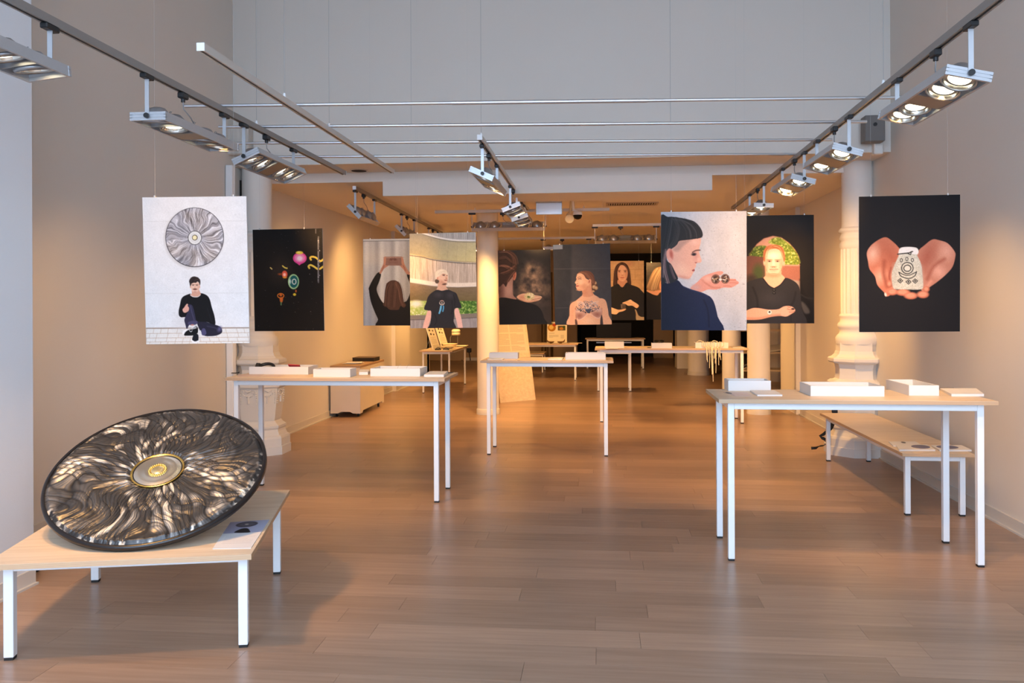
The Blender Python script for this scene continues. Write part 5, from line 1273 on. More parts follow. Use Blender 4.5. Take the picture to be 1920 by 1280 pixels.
# ---- 10: man in front of an archway
Q10, p10 = rectY(1.650 - PW, 1.650, 1.352, 2.193, 6.814)
cv = Canvas(p10, 1.35, (34, 31, 30)).use(1400, 420, .1484)
cv.ell(560, 60, 260, 120, (62, 52, 46), 130, 0, .7); cv.ell(330, 200, 380, 180, (26, 22, 22), 60, 0, .5)
arch = [(-60, 880), (-60, 560), (10, 450), (60, 350), (130, 250), (220, 180), (335, 148), (440, 168), (540, 238), (612, 320), (656, 400), (671, 520), (674, 720), (676, 880)]
cv.poly(arch, (214, 158, 132), 4, False)
cv.poly([(40, 400), (60, 345), (110, 285), (250, 280), (270, 400), (240, 440)], leaves((70, 92, 34), (112, 136, 50), (190, 200, 110), 3, 2.4), 8)
cv.poly([(280, 240), (330, 180), (420, 170), (540, 250), (612, 330), (655, 400), (668, 510), (480, 520), (460, 300)], leaves((108, 128, 42), (160, 178, 70), (226, 222, 150), 6, 2.6), 8)
cv.poly([(-60, 410), (60, 400), (230, 420), (235, 700), (-60, 800)], (112, 74, 64), 6, False); cv.ell(150, 620, 70, 110, (70, 82, 46), 30); cv.ell(60, 700, 70, 60, (60, 50, 44), 30)
cv.poly([(440, 520), (668, 515), (676, 760), (440, 760)], (166, 108, 92), 4, False); cv.line([(450, 517), (668, 522)], 16, (196, 160, 140), 6, False); cv.poly([(560, 700), (676, 720), (676, 860), (600, 860)], (170, 150, 138), 10, False)
for i in range(len(arch) - 3): cv.line([arch[i + 1], arch[i + 2]], 8, (120, 70, 50), 6, False, .5)
cv.poly([(676, 700), (720, 870), (820, 1000), (860, 1300), (676, 1300)], (24, 22, 22), 20, False); cv.poly([(690, 980), (740, 1010), (800, 1110), (740, 1130), (700, 1060)], (76, 73, 72), 14); cv.line([(690, 890), (760, 930), (850, 940)], 14, (48, 46, 46), 12)
S, S2 = (242, 206, 178), (212, 150, 118)
cv.poly([(215, 680), (280, 770), (345, 808), (440, 750), (490, 680), (580, 708), (652, 770), (682, 880), (690, 1060), (718, 1300), (-60, 1300), (-60, 800), (0, 740), (80, 706)], (46, 44, 47), 3)
cv.ell(300, 940, 140, 80, (60, 57, 60), 60, 0, .7); cv.line([(80, 800), (130, 930), (140, 1050)], 16, (30, 28, 31), 14); cv.line([(620, 860), (600, 960), (560, 1040)], 16, (32, 30, 33), 14)
cv.poly([(255, 590), (430, 590), (440, 630), (488, 688), (430, 762), (350, 808), (280, 772), (212, 690), (252, 640)], (238, 186, 156), 3); cv.ell(340, 645, 80, 26, S2, 16, 0, .8)
cv.line([(212, 690), (280, 775), (346, 812)], 14, (32, 30, 33), 3); cv.line([(490, 688), (430, 765), (352, 812)], 14, (32, 30, 33), 3)
for yy in (836, 872): cv.ell(350, yy, 20, 14, (24, 23, 25), 4); cv.ell(348, yy - 4, 7, 5, (120, 116, 114), 2)
cv.ell(226, 482, 15, 42, (240, 190, 162), 4); cv.ell(470, 488, 14, 40, (238, 186, 158), 4)
cv.poly([(235, 380), (258, 300), (330, 272), (420, 282), (462, 360), (464, 470), (442, 560), (400, 622), (345, 642), (290, 622), (250, 560), (235, 470)], S, 4)
cv.ell(440, 500, 20, 90, S2, 18, .1, .6); cv.ell(252, 500, 14, 80, S2, 14, 0, .5); cv.ell(340, 400, 70, 40, (255, 240, 220), 26)
for ex in (290, 392): cv.ell(ex, 452, 36, 6, (190, 130, 100), 4); cv.ell(ex, 470, 30, 13, (222, 186, 166), 4); cv.ell(ex, 469, 27, 9, (176, 130, 112), 4); cv.ell(ex, 470, 10, 9, (92, 76, 74), 2); cv.ell(ex, 470, 4, 4, (36, 30, 30), 1)
cv.ell(342, 500, 14, 46, (255, 232, 210), 12); cv.ell(342, 540, 32, 9, (206, 142, 114), 6); cv.ell(330, 545, 6, 4, (150, 86, 70), 2); cv.ell(356, 545, 6, 4, (150, 86, 70), 2)
cv.line([(294, 573), (345, 570), (397, 571)], 8, (176, 104, 88), 3); cv.ell(344, 590, 34, 7, (228, 172, 148), 5); cv.ell(345, 630, 60, 12, (220, 164, 134), 8)
cv.poly([(213, 445), (213, 350), (250, 288), (310, 266), (382, 262), (452, 300), (482, 370), (488, 442), (472, 474), (458, 400), (440, 350), (380, 312), (300, 318), (252, 350), (238, 420), (232, 474)], (186, 108, 70), 5)
cv.strands([[(230, 420), (260, 320), (340, 285), (420, 300)], [(300, 310), (350, 275), (430, 310), (475, 420)]], 40, 10, [(222, 146, 100), (140, 76, 48), (240, 180, 130)], 6, 3, .5)
cv.poly([(-60, 1130), (60, 1066), (150, 1060), (280, 1080), (400, 1075), (470, 1040), (545, 1034), (602, 1060), (613, 1100), (570, 1132), (500, 1167), (410, 1157), (300, 1172), (150, 1206), (-60, 1200)], (238, 180, 154), 3)
cv.line([(0, 1190), (150, 1192), (300, 1160), (420, 1145)], 18, (206, 140, 114), 14)
for P in ([(515, 1070), (560, 1084), (600, 1080)], [(540, 1110), (580, 1110), (610, 1100)], [(520, 1045), (545, 1052), (556, 1040)]): cv.line(P, 7, (160, 96, 78), 3)
cv.ell(290, 1114, 27, 27, (236, 232, 228), 2); cv.ell(291, 1110, 13, 12, (52, 48, 48), 2); cv.ell(586, 1070, 20, 10, (40, 34, 34), 5); cv.line([(560, 1150), (562, 1240)], 5, (20, 19, 20), 2)
cv.grain(.035, .9, 3); poster('dark poster of a red-haired man in black in front of an archway', Q10, cv)

# ---- 11: two hands holding a knitted pouch
pxq = [(1610.3, 368.6), (1800.2, 364.6), (1799.7, 621.3), (1611, 622.5)]
cv = Canvas(pxq, 1.3, (25, 24, 27)).use(1540, 340, .2344)
cv.ell(700, 650, 500, 420, (32, 30, 32), 200, 0, .6)
S, S2, SL = (200, 122, 95), (152, 80, 60), (232, 178, 152)
HLP = [(364, 570), (398, 512), (460, 466), (515, 446), (560, 470), (622, 530), (660, 600), (640, 700), (600, 800), (592, 860), (602, 896), (560, 906), (526, 920), (505, 890), (450, 830), (430, 760), (386, 702), (374, 640)]
cv.poly(HLP, S, 3).clip(HLP)
cv.ell(412, 580, 42, 60, SL, 34, .3); cv.ell(470, 760, 40, 50, (232, 170, 142), 34, .4); cv.ell(560, 600, 50, 110, (178, 100, 76), 50, -.5); cv.line([(505, 640), (500, 740), (530, 840)], 20, S2, 18); cv.line([(560, 690), (545, 760), (560, 830)], 10, (150, 76, 60), 8)
HRP = [(770, 570), (830, 508), (890, 464), (940, 469), (1010, 494), (1066, 560), (1072, 602), (1050, 682), (1000, 742), (930, 802), (860, 852), (832, 882), (803, 872), (780, 800), (760, 700)]
cv.clip().poly(HRP, (190, 128, 107), 3).clip(HRP)
cv.ell(1000, 560, 50, 60, (212, 156, 136), 40, .3); cv.ell(940, 720, 50, 40, (224, 164, 142), 34, .8); cv.ell(850, 600, 44, 100, (166, 96, 78), 44, .4); cv.line([(985, 620), (900, 680), (850, 780)], 18, (160, 92, 74), 16); cv.line([(880, 800), (840, 850)], 22, (214, 148, 124), 10)
cv.clip()
for c_ in ((548, 820, 22, 26), (570, 884, 42, 27), (842, 862, 26, 24), (815, 905, 46, 29), (655, 888, 54, 27), (718, 915, 52, 28)): cv.ell(*c_, S2, 5); cv.ell(c_[0] - 2, c_[1] - 3, c_[2] - 5, c_[3] - 5, (228, 150, 120), 10)
cv.ell(515, 905, 9, 16, (240, 214, 200), 3, -.3)
cv.poly([(628, 538), (680, 524), (760, 530), (780, 560), (770, 592), (800, 660), (812, 760), (816, 840), (792, 864), (690, 864), (600, 861), (574, 842), (564, 742), (590, 660), (620, 592)], lambda X, Y: np.array((202, 200, 186.)) + 44 * (vnoise(X / 1.5, Y / 1.2, 5) - .5)[..., None], 3)
cv.ell(590, 760, 20, 90, (176, 172, 160), 18, 0, .6); cv.ell(800, 760, 16, 80, (184, 180, 168), 14, 0, .5)
cv.poly([(632, 536), (690, 524), (762, 532), (778, 560), (765, 584), (690, 574), (622, 586)], (234, 232, 230), 4)
DK = (48, 48, 50)
cv.line([(612, 582), (660, 576), (700, 572), (732, 560)], 9, (60, 58, 54), 2); cv.line([(690, 572), (715, 585), (720, 562)], 7, (50, 48, 46), 2)
for c_ in ((642, 630), (686, 620), (730, 629)): cv.ring(c_[0], c_[1], 9, 14, 5, DK, 1)
cv.ring(690, 693, 46, 45, 7, DK, 1); cv.ring(690, 694, 28, 25, 7, DK, 1); cv.ell(690, 694, 22, 19, (214, 212, 200), 2)
cv.line([(622, 726), (640, 758), (700, 776), (748, 756), (764, 722)], 7, DK, 1); cv.line([(622, 726), (645, 738), (690, 752), (735, 738), (764, 722)], 6, DK, 1)
for c_ in ((633, 794), (699, 803), (752, 796)): cv.line([(c_[0] - 20, c_[1]), (c_[0], c_[1] - 17), (c_[0] + 20, c_[1]), (c_[0], c_[1] + 18)], 6, DK, 1, False, 1, True); cv.ell(c_[0], c_[1], 7, 7, DK, 2)
cv.grain(.035, .9, 3); poster('black poster of two cupped hands holding a knitted pouch', quadY(pxq, 5.495), cv)
# ================================================================== the round artwork on the low table
R0 = .5087
DC = Vector((-2.1312, 3.933, .6989))
_az, _el = .1652, 1.0632
DN = Vector((math.sin(_az) * math.cos(_el), -math.cos(_az) * math.cos(_el), math.sin(_el)))
DA = Vector((0, 0, 1)).cross(DN).normalized(); DB = DN.cross(DA)
DM = Matrix((DA, DB, DN)).transposed()
def disc_art():
    t = thing('round_artwork', 'large round artwork of pleated dark fabric leaning on the low table', 'artwork', DC, 0)
    t.rotation_euler = DM.to_euler()
    # fabric: relief and colour follow locks of pleats flowing outwards
    nr, na = 210, 1440
    rr = np.linspace(.118, .492, nr)[:, None] * np.ones((1, na)); th = np.linspace(0, 2 * PI, na, endpoint=False)[None, :] * np.ones((nr, 1))
    X, Y = rr * np.cos(th), rr * np.sin(th)
    u = (rr - .118) / .374
    wob2 = (fbm(X * 15 + 17, Y * 15 + 5, 47, 2) - .5) * 2
    lr = np.log(rr / .118)
    a01 = th / (2 * PI)
    def pleat(K, A1, A2, seed):
        ph = K * a01 + (A1 * wob + A2 * wob2) * np.clip(u * 2.2, 0, 1) * K / 40.0
        pid = np.floor(ph) % K; t_ = ph - np.floor(ph)
        br = fbm(pid * 5.37 + seed, lr * 2.6 + seed * 1.7 + pid * .31, seed, 2)
        return t_, br
    wob = (fbm(X * 3.1 + 7, Y * 3.1 + 3, 41, 2) - .5) * 2
    t1, b1 = pleat(34, 4.0, .08, 3)
    t3, b3 = pleat(190, 4.0, .2, 7)
    wobs = wob; wob = (fbm(X * 3.6 + 27, Y * 3.6 + 13, 61, 2) - .5) * 2
    t2, b2 = pleat(52, 4.2, .18, 5)
    t4, b4 = pleat(120, 4.0, .24, 9)
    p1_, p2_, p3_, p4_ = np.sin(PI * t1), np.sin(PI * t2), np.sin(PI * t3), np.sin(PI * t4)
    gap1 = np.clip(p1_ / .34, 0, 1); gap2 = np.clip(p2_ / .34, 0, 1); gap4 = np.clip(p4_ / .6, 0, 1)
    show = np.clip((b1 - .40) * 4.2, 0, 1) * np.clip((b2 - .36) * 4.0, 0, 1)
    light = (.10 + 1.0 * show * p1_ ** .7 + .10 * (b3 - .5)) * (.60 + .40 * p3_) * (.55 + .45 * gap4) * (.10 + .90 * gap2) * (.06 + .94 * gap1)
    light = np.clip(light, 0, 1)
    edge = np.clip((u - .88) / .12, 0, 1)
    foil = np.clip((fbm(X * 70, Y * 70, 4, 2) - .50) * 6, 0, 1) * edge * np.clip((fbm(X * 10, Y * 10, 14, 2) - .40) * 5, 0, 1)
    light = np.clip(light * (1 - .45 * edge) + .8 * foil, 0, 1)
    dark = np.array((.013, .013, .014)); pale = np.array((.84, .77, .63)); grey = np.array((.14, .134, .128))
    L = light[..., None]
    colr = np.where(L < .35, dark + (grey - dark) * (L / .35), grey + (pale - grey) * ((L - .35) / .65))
    hgt = .008 + .0050 * p1_ * (.5 + b1) + .0045 * p2_ * (.5 + b2) + .0010 * p3_ + .0012 * p4_
    hgt *= np.clip(u / .06, 0, 1) * np.clip((1 - u) / .05, .15, 1)
    P = np.stack([X, Y, .006 + hgt], -1).reshape(-1, 3)
    idx = np.arange(nr * na).reshape(nr, na); nx = np.roll(idx, -1, 1)
    F = np.stack([idx[:-1], idx[1:], nx[1:], nx[:-1]], -1).reshape(-1, 4)
    me = bpy.data.meshes.new('pleated_fabric')
    me.vertices.add(len(P)); me.vertices.foreach_set('co', P.reshape(-1).astype(np.float32))
    me.loops.add(F.size); me.loops.foreach_set('vertex_index', F.reshape(-1).astype(np.int32))
    me.polygons.add(len(F)); me.polygons.foreach_set('loop_start', np.arange(0, F.size, 4, dtype=np.int32)); me.polygons.foreach_set('loop_total', np.full(len(F), 4, np.int32))
    me.polygons.foreach_set('use_smooth', np.ones(len(F), bool))
    me.update(); me.validate()
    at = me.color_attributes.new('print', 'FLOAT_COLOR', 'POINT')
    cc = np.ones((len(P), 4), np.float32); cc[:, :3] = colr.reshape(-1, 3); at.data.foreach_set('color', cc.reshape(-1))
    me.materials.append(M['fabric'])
    o = bpy.data.objects.new('pleated_fabric', me); col.objects.link(o); o.parent = t
    MB().lathe([(R0 - .018, .012), (R0 - .008, .016), (R0, .008), (R0, -.010), (R0 - .010, -.016)], n=120, caps=False).build('black_rim', M['rim'], t)
    MB().lathe([(R0 - .004, -.014), (R0 - .004, -.006)], n=96).build('back_plate', M['dark_wood'], t)
    hb = MB().lathe([(.120, .010), (.1235, .017), (.121, .020), (.116, .019), (.112, .014)], n=80, caps=False).build('gilded_ring', M['gold'], t)
    MB().lathe([(.106, .010), (.110, .016), (.116, .015)], n=80, caps=False).build('black_band', M['rim'], hb)
    MB().lathe([(.0005, .016), (.045, .0165), (.060, .0185), (.066, .0165), (.085, .018), (.095, .0165), (.108, .014)], n=80, caps=False).build('silver_plate', M['sheet_metal'], t)
    g = MB().lathe([(.0005, .023), (.022, .0225), (.030, .020), (.032, .017)], n=40, caps=False).build('gold_boss', M['gold_pale'], t)
    for i in range(26):
        a = 2 * PI * i / 26
        MB().lathe([(.0005, .006), (.003, .0052), (.0052, .002), (.0055, -.002)], n=8, caps=False).build('gold_bead', M['gold'], g, loc=(.0385 * math.cos(a), .0385 * math.sin(a), .0185))
    # prop behind that holds it up on the table
    inv = DM.transposed()
    top = inv @ (DC + DB * .34 - DN * .014 - DC); foot = inv @ (Vector((DC.x + DB.x * .34, DC.y + DB.y * .34 + .02, .441)) - DC)
    MB().tube([top, foot], [.022, .03], 10).build('prop', M['dark_wood'], t)
    return t
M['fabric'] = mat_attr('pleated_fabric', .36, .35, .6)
M['gold_pale'] = simple('pale_gold', (.95, .80, .45), .22, .9, var=.05, scale=40)
disc_art()
# ================================================================== things in the rear room and small loose things
# rolling cabinet
cb = thing('rolling_cabinet', 'beige cabinet on casters against the rear left wall', 'cabinet', (-3.435, 11.9, 0), math.radians(1))
w, d, h0, h1 = .41, 1.36, .055, .70
bd = MB()
bd.prism([(-w / 2, h1 - .03), (w / 2, h1 - .03), (w / 2, h0), (w / 2 - .10, h0), (w / 2 - .14, h0 + .022), (-w / 2 + .14, h0 + .022), (-w / 2 + .10, h0), (-w / 2, h0)], 1, -d / 2, -d / 2 + .02)
bd.build('front_panel', M['cabinet'], cb)
bd = MB(); bd.prism([(-d / 2 + .02, h1 - .03), (d / 2, h1 - .03), (d / 2, h0), (d / 2 - .1, h0), (d / 2 - .13, h0 + .03), (-d / 2 + .15, h0 + .03), (-d / 2 + .12, h0), (-d / 2 + .02, h0)], 0, w / 2 - .02, w / 2).build('side_panel', M['cabinet'], cb)
MB().box2((-w / 2, -d / 2 + .02, h0), (-w / 2 + .02, d / 2, h1 - .03)).build('side_panel', M['cabinet'], cb)
MB().box2((-w / 2 + .02, d / 2 - .02, h0), (w / 2 - .02, d / 2, h1 - .03)).build('back_panel', M['cabinet'], cb)
MB().box2((-w / 2 + .02, -d / 2 + .02, h0 + .02), (w / 2 - .02, d / 2 - .02, h0 + .04)).build('floor_panel', M['cabinet'], cb)
MB().box2((-w / 2 - .004, -d / 2 - .004, h1 - .03), (w / 2 + .004, d / 2 + .004, h1), .003).build('top', M['cabinet_top'], cb)
for sx in (-1, 1):
    for sy in (-1, 1):
        c_ = MB().cyl((sx * .15 - .012, sy * .56, .026), (sx * .15 + .012, sy * .56, .026), .026, n=16).build('caster', M['black'], cb)
        MB().box2((sx * .15 - .018, sy * .56 - .012, .03), (sx * .15 + .018, sy * .56 + .012, .078)).build('caster_fork', M['ring'], c_)
bx = thing('flat_box', 'flat dark box lying on the rolling cabinet', 'box', (-3.42, 12.25, .70))
MB().box2((-.16, -.16, .0005), (.16, .16, .05), .003).build('base', M['dark_hole'], bx); MB().box2((-.162, -.162, .05), (.162, .162, .056)).build('lid', M['dark_wood'], bx)
pp = thing('paper_stack', 'loose grey papers on the rolling cabinet in front of the dark box', 'papers', (-3.46, 11.72, .70))
for i in range(4): MB().box((.01 * i, -.015 * i, .002 + .004 * i), (.21, .28, .0035), Matrix.Rotation(.15 * i - .2, 3, 'Z')).build('sheet', M['paper'], pp)

# leaning plywood board with a printed text sheet
a, b_ = onZ(938.5, 755, 0), onZ(1004.5, 749, 0)
e = (b_ - a); e.z = 0; wB = e.length; e.normalize()
nrm = Vector((e.y, -e.x, 0))              # faces the camera
hB = 1.72; lean = .33
up = (Vector((0, 0, 1)) * math.cos(.19) - nrm * math.sin(.19))
lb = thing('leaning_board', 'tall plywood board leaning behind the middle table', 'board', (a + b_) / 2, 0, world=True)
th = -nrm * .012
q = [a, b_, b_ + up * hB, a + up * hB]
MB().add([p for p in q] + [p + th for p in q], [(0, 1, 2, 3), (7, 6, 5, 4), (0, 4, 5, 1), (1, 5, 6, 2), (2, 6, 7, 3), (3, 7, 4, 0)]).build('panel', M['ply_warm'], lb)
st = MB()
mid = (a + b_) / 2
st.tube([mid + up * 1.3 + th * 2, mid + up * 1.3 + th * 2 - Vector((nrm.x, nrm.y, 0)) * .25 - Vector((0, 0, .62)), Vector((mid.x - nrm.x * .62, mid.y - nrm.y * .62, .012))], .012, 8)
st.build('prop_strut', M['ply_warm'], lb)
cv = Canvas([(0, 0), (58, 0), (58, 74), (0, 74)], 2.4, (236, 228, 206))
def para(cv, x0, x1, y0, y1, step, seed, colr=(176, 166, 146), wd=.7):
    r = random.Random(seed); y = y0
    while y < y1:
        x = x0
        xe = x1 if r.random() > .12 else x0 + (x1 - x0) * r.uniform(.4, .9)
        while x < xe:
            L = r.uniform(1.2, 4.0); cv.line([(x, y), (min(x + L, xe), y)], wd, colr, .2, False, .8); x += L + .8
        y += step
for (x0, x1) in ((4, 27), (30, 54)):
    para(cv, x0, x1, 6, 33, 1.7, int(x0)); para(cv, x0, x1, 36, 57, 1.7, int(x0) + 1); para(cv, x0, x1, 60, 70, 1.7, int(x0) + 2)
sh = [a + e * .012 + up * 1.36, a + e * (wB - .045) + up * 1.36, a + e * (wB - .045) + up * .76, a + e * .012 + up * .76]
ts = thing('text_sheet', 'cream sheet of printed text fixed on the leaning plywood board', 'sheet', (sh[2] + sh[3]) / 2 + nrm * .003, 0, world=True)
o_ = ts.location.copy()
MB().add([p + nrm * .001 for p in sh] + [p + nrm * .0028 for p in sh], [(0, 1, 2, 3), (7, 6, 5, 4), (0, 4, 5, 1), (1, 5, 6, 2), (2, 6, 7, 3), (3, 7, 4, 0)]).build('paper', M['paper'], ts)
print_mesh('text_print', cv, [p - o_ for p in sh], nrm * .0032, ts)

# left display table: sign boards, dishes, lamp and small black objects (table top .735)
DZ = .735
def sign_board(label, px0, px1, y0, seed):
    A = onZ(px0, 655.3 if seed == 1 else 650.5, DZ)
    hgt, wid = .40, .30
    t = thing('sign_board', label, 'sign', (A.x, A.y, DZ), 0)
    # a board that leans to the left, seen edge-on from the front right
    ang = math.radians(17)
    up_ = Vector((-math.sin(ang), 0, math.cos(ang))); dp = Vector((.26, .97, 0)).normalized()
    q = [Vector((0, 0, .0045)), dp * wid + Vector((0, 0, .0045)), dp * wid + up_ * hgt, up_ * hgt]
    n_ = dp.cross(up_).normalized()
    MB().add(q + [p - n_ * .012 for p in q], [(0, 1, 2, 3), (7, 6, 5, 4), (0, 4, 5, 1), (1, 5, 6, 2), (2, 6, 7, 3), (3, 7, 4, 0)]).build('board', M['paper'], t)
    c2 = Canvas([(0, 0), (30, 0), (30, 40), (0, 40)], 2.5, (240, 232, 208))
    rs = random.Random(seed)
    for yy in (5, 12): c2.ell(9 + rs.uniform(-1, 1), yy, 3, 1.8, (70, 62, 50), .4); c2.ell(20, yy + 1, 2.5, 1.6, (100, 88, 66), .4)
    para(c2, 5, 24, 18, 30, 2.2, 9)
    para(c2, 4, 26, 33, 38, 1.6, 4)
    print_mesh('sign_print', c2, [q[3], q[2], q[1], q[0]], n_ * .0008, t)
    MB().tube([up_ * hgt * .7 - n_ * .013 + dp * wid * .5, Vector((-.16, wid * .45, .004))], .004, 6).build('prop', M['wire'], t)
    return t
sign_board('nearer white sign board leaning on the left display table', 812, 0, 0, 1)
sign_board('farther white sign board leaning on the left display table', 828, 0, 0, 2)
def dish(label, px, py, r, hgt):
    p = onZ(px, py, DZ)
    t = thing('shallow_dish', label, 'dish', (p.x, p.y, DZ))
    MB().lathe([(r * .55, .001), (r * .6, .006), (r * .97, hgt), (r, hgt + .004), (r * .95, hgt + .004), (r * .55, .012), (.001, .010)], n=36, caps=False).build('bowl', M['ceramic'], t)
    MB().lathe([(r * .50, .0), (r * .55, .004)], n=30).build('foot_ring', M['ceramic'], t)
dish('wide shallow cream dish in front on the left display table', 838, 653.5, .15, .045)
dish('shallow cream dish behind on the left display table', 843, 650.3, .15, .06)
p = onZ(824, 656, DZ)
for k, (dx, lab) in enumerate(((0, 'small flat black object at the front of the left display table'), (.14, 'second small black object beside it at the front of the left display table'))):
    t = thing('black_clasp', lab, 'object', (p.x + dx - .03, p.y + .03, DZ))
    MB().box((0, 0, .014), (.11, .05, .026), None, .008).build('body', M['black'], t); MB().tube([(-.03, 0, .026), (0, 0, .045), (.03, 0, .026)], .007, 8).build('loop', M['black'], t)
leaf('leaflet', 'white leaflet at the front edge of the left display table', 'leaflet', [(824, 656.8), (840, 656.8), (842, 655.8), (827, 655.8)], DZ, .003, M['paper'])
p = onZ(848, 650.5, DZ); pz = onY(851, 625, p.y + .4)
lm = thing('wire_stand_lantern', 'cream lantern raised on a thin wire stand on the left display table', 'lantern', (p.x, p.y + .3, DZ))
for s in (-1, 1): MB().tube([(s * .07 - .02, 0, .004), (s * .07 - .02, 0, .17), (s * .04, 0, .22)], .004, 6).build('wire_leg', M['wire'], lm)
MB().lathe([(.05, .21), (.078, .215), (.082, .25), (.076, .262)], (.02, 0, 0), 26).build('lower_shade', M['ceramic'], lm)
MB().lathe([(.074, .262), (.074, .275)], (.02, 0, 0), 26).build('dark_band', M['bronze'], lm)
MB().lathe([(.080, .275), (.084, .29), (.074, .315), (.045, .325), (.002, .327)], (.02, 0, 0), 26, caps=False).build('upper_shade', M['ceramic'], lm)
p = onZ(860, 650, DZ)
t = thing('small_tray', 'low cream tray with a cable at the back right of the left display table', 'tray', (p.x + .02, p.y + .15, DZ))
MB().box((0, 0, .012), (.26, .14, .022), None, .006).build('tray_body', M['ceramic'], t)
MB().tube([(.1, -.05, .02), (.16, -.1, .012), (.12, -.16, .006), (-.05, -.14, .006)], .006, 6).build('cable', M['black'], t)
q = onY(879, 657, 23.1)
t = thing('wall_plug', 'black plug and cable on the brown back wall', 'plug', (q.x, 23.18, q.z), world=True)
MB().box2((q.x - .06, 23.13, q.z - .05), (q.x + .06, 23.2, q.z + .06), .01).build('plug', M['black'], t)
MB().tube([(q.x, 23.15, q.z - .05), (q.x + .04, 23.12, q.z - .25), (q.x - .02, 23.12, q.z - .45), (q.x - .2, 23.12, .02)], .012, 6).build('cable', M['black'], t)

# far table: card and bowls
FY = 17.2
c0, c1 = onY(1026, 641, FY + .25), onY(1063, 641, FY + .25)
Qc = [Vector((c0.x, FY + .30, 1.16)), Vector((c1.x, FY + .30, 1.16)), Vector((c1.x, FY + .24, .737)), Vector((c0.x, FY + .24, .737))]
t = thing('display_card', 'upright white card with small pictures on the far table', 'card', (Qc[2] + Qc[3]) / 2, 0, world=True)
MB().add(Qc + [p + Vector((0, .006, 0)) for p in Qc], [(0, 3, 2, 1), (4, 5, 6, 7), (0, 1, 5, 4), (1, 2, 6, 5), (2, 3, 7, 6), (3, 0, 4, 7)]).build('card_board', M['paper'], t)
MB().tube([((c0.x + c1.x) / 2, FY + .30, 1.0), ((c0.x + c1.x) / 2, FY + .42, .74)], .005, 6).build('prop', M['wire'], t)
cv = Canvas([(0, 0), (39, 0), (39, 44), (0, 44)], 2.4, (240, 232, 206))
cv.ell(9, 12, 8, 8, (176, 120, 40), .5); cv.ell(8, 11, 4.5, 5, (226, 190, 100), .8); cv.ell(14, 6, 4, 3, (170, 60, 30), .6); cv.ell(6, 3, 5, 3, (90, 80, 40), 1)
cv.poly([(21, 8), (36, 8), (36, 18), (21, 18)], (92, 84, 56), .3, False); cv.ell(28, 14, 4, 3, (196, 132, 50), .6); cv.ell(33, 11, 2, 3, (60, 90, 40), .5)
para(cv, 4, 14, 23, 26, 1.5, 1); para(cv, 4, 22, 28, 34, 1.5, 2); para(cv, 27, 33, 28, 35, 1.6, 3)
oc = t.location.copy()
print_mesh('card_print', cv, [p - oc for p in Qc], (0, -.001, 0), t)
for px, lab in ((1031, 'left small dark bronze bowl on the far table'), (1049, 'right small dark bronze bowl with a pointed handle on the far table')):
    p = onZ(px, 645.5, DZ)
    t = thing('bronze_bowl', lab, 'bowl', (p.x, FY - .02, DZ))
    MB().lathe([(.025, .0), (.028, .010), (.05, .018), (.072, .042), (.066, .042), (.04, .024), (.001, .02)], n=26, caps=False).build('bowl', M['bronze'], t)
    s = -1 if px < 1040 else 1
    MB().tube([(s * .05, 0, .03), (s * .08, 0, .055), (s * .085, 0, .085)], [.016, .012, .003], 8).build('pointed_handle', M['bronze'], t)
p = onZ(1075, 644.5, DZ)
t = thing('wooden_spatula', 'flat pale wooden piece at the right end of the far table', 'utensil', (p.x, FY, DZ))
MB().box((0, 0, .006), (.16, .06, .010), None, .004).build('blade', M['ply'], t); MB().box((.12, 0, .006), (.1, .02, .010), None, .004).build('handle', M['ply'], t)
# patterned dark gold column of fabric behind the far table
p = onZ(1017, 672, 0)
t = thing('patterned_drape', 'narrow dark drape with golden pattern behind the far table', 'drape', (-1.27, 20.6, 0))
nfold = 48
MB().lathe([(.13, .0), (.125, .9), (.12, 2.3)], n=nfold, rfun=lambda r, z, a: r + .02 * math.cos(a * 8 + z)).build('drape', M['drape'], t)
MB().cyl((0, 0, 2.3), (0, 0, ZC), .012, n=8).build('hanging_rod', M['black'], t)
# pale drape strip beside it
p = onY(1058, 590, 22.5)

# black screen on the dark desk
s0, s1 = onY(1118, 605, 20.4), onY(1184, 643, 20.4)
t = thing('flat_screen', 'switched-off black screen standing on the dark desk', 'screen', ((s0.x + s1.x) / 2, 20.5, .72), world=True)
MB().box2((s0.x, 20.40, s1.z + .02), (s1.x, 20.44, s0.z), .004).build('panel', M['screen'], t)
MB().box2((s0.x, 20.395, s1.z), (s1.x, 20.44, s1.z + .022)).build('bottom_bezel', M['alu'], t)
MB().box2(((s0.x + s1.x) / 2 - .05, 20.44, .73), ((s0.x + s1.x) / 2 + .05, 20.47, s1.z + .2)).build('neck', M['black'], t)
MB().box2(((s0.x + s1.x) / 2 - .2, 20.38, .7205), ((s0.x + s1.x) / 2 + .2, 20.62, .732), .003).build('foot', M['black'], t)

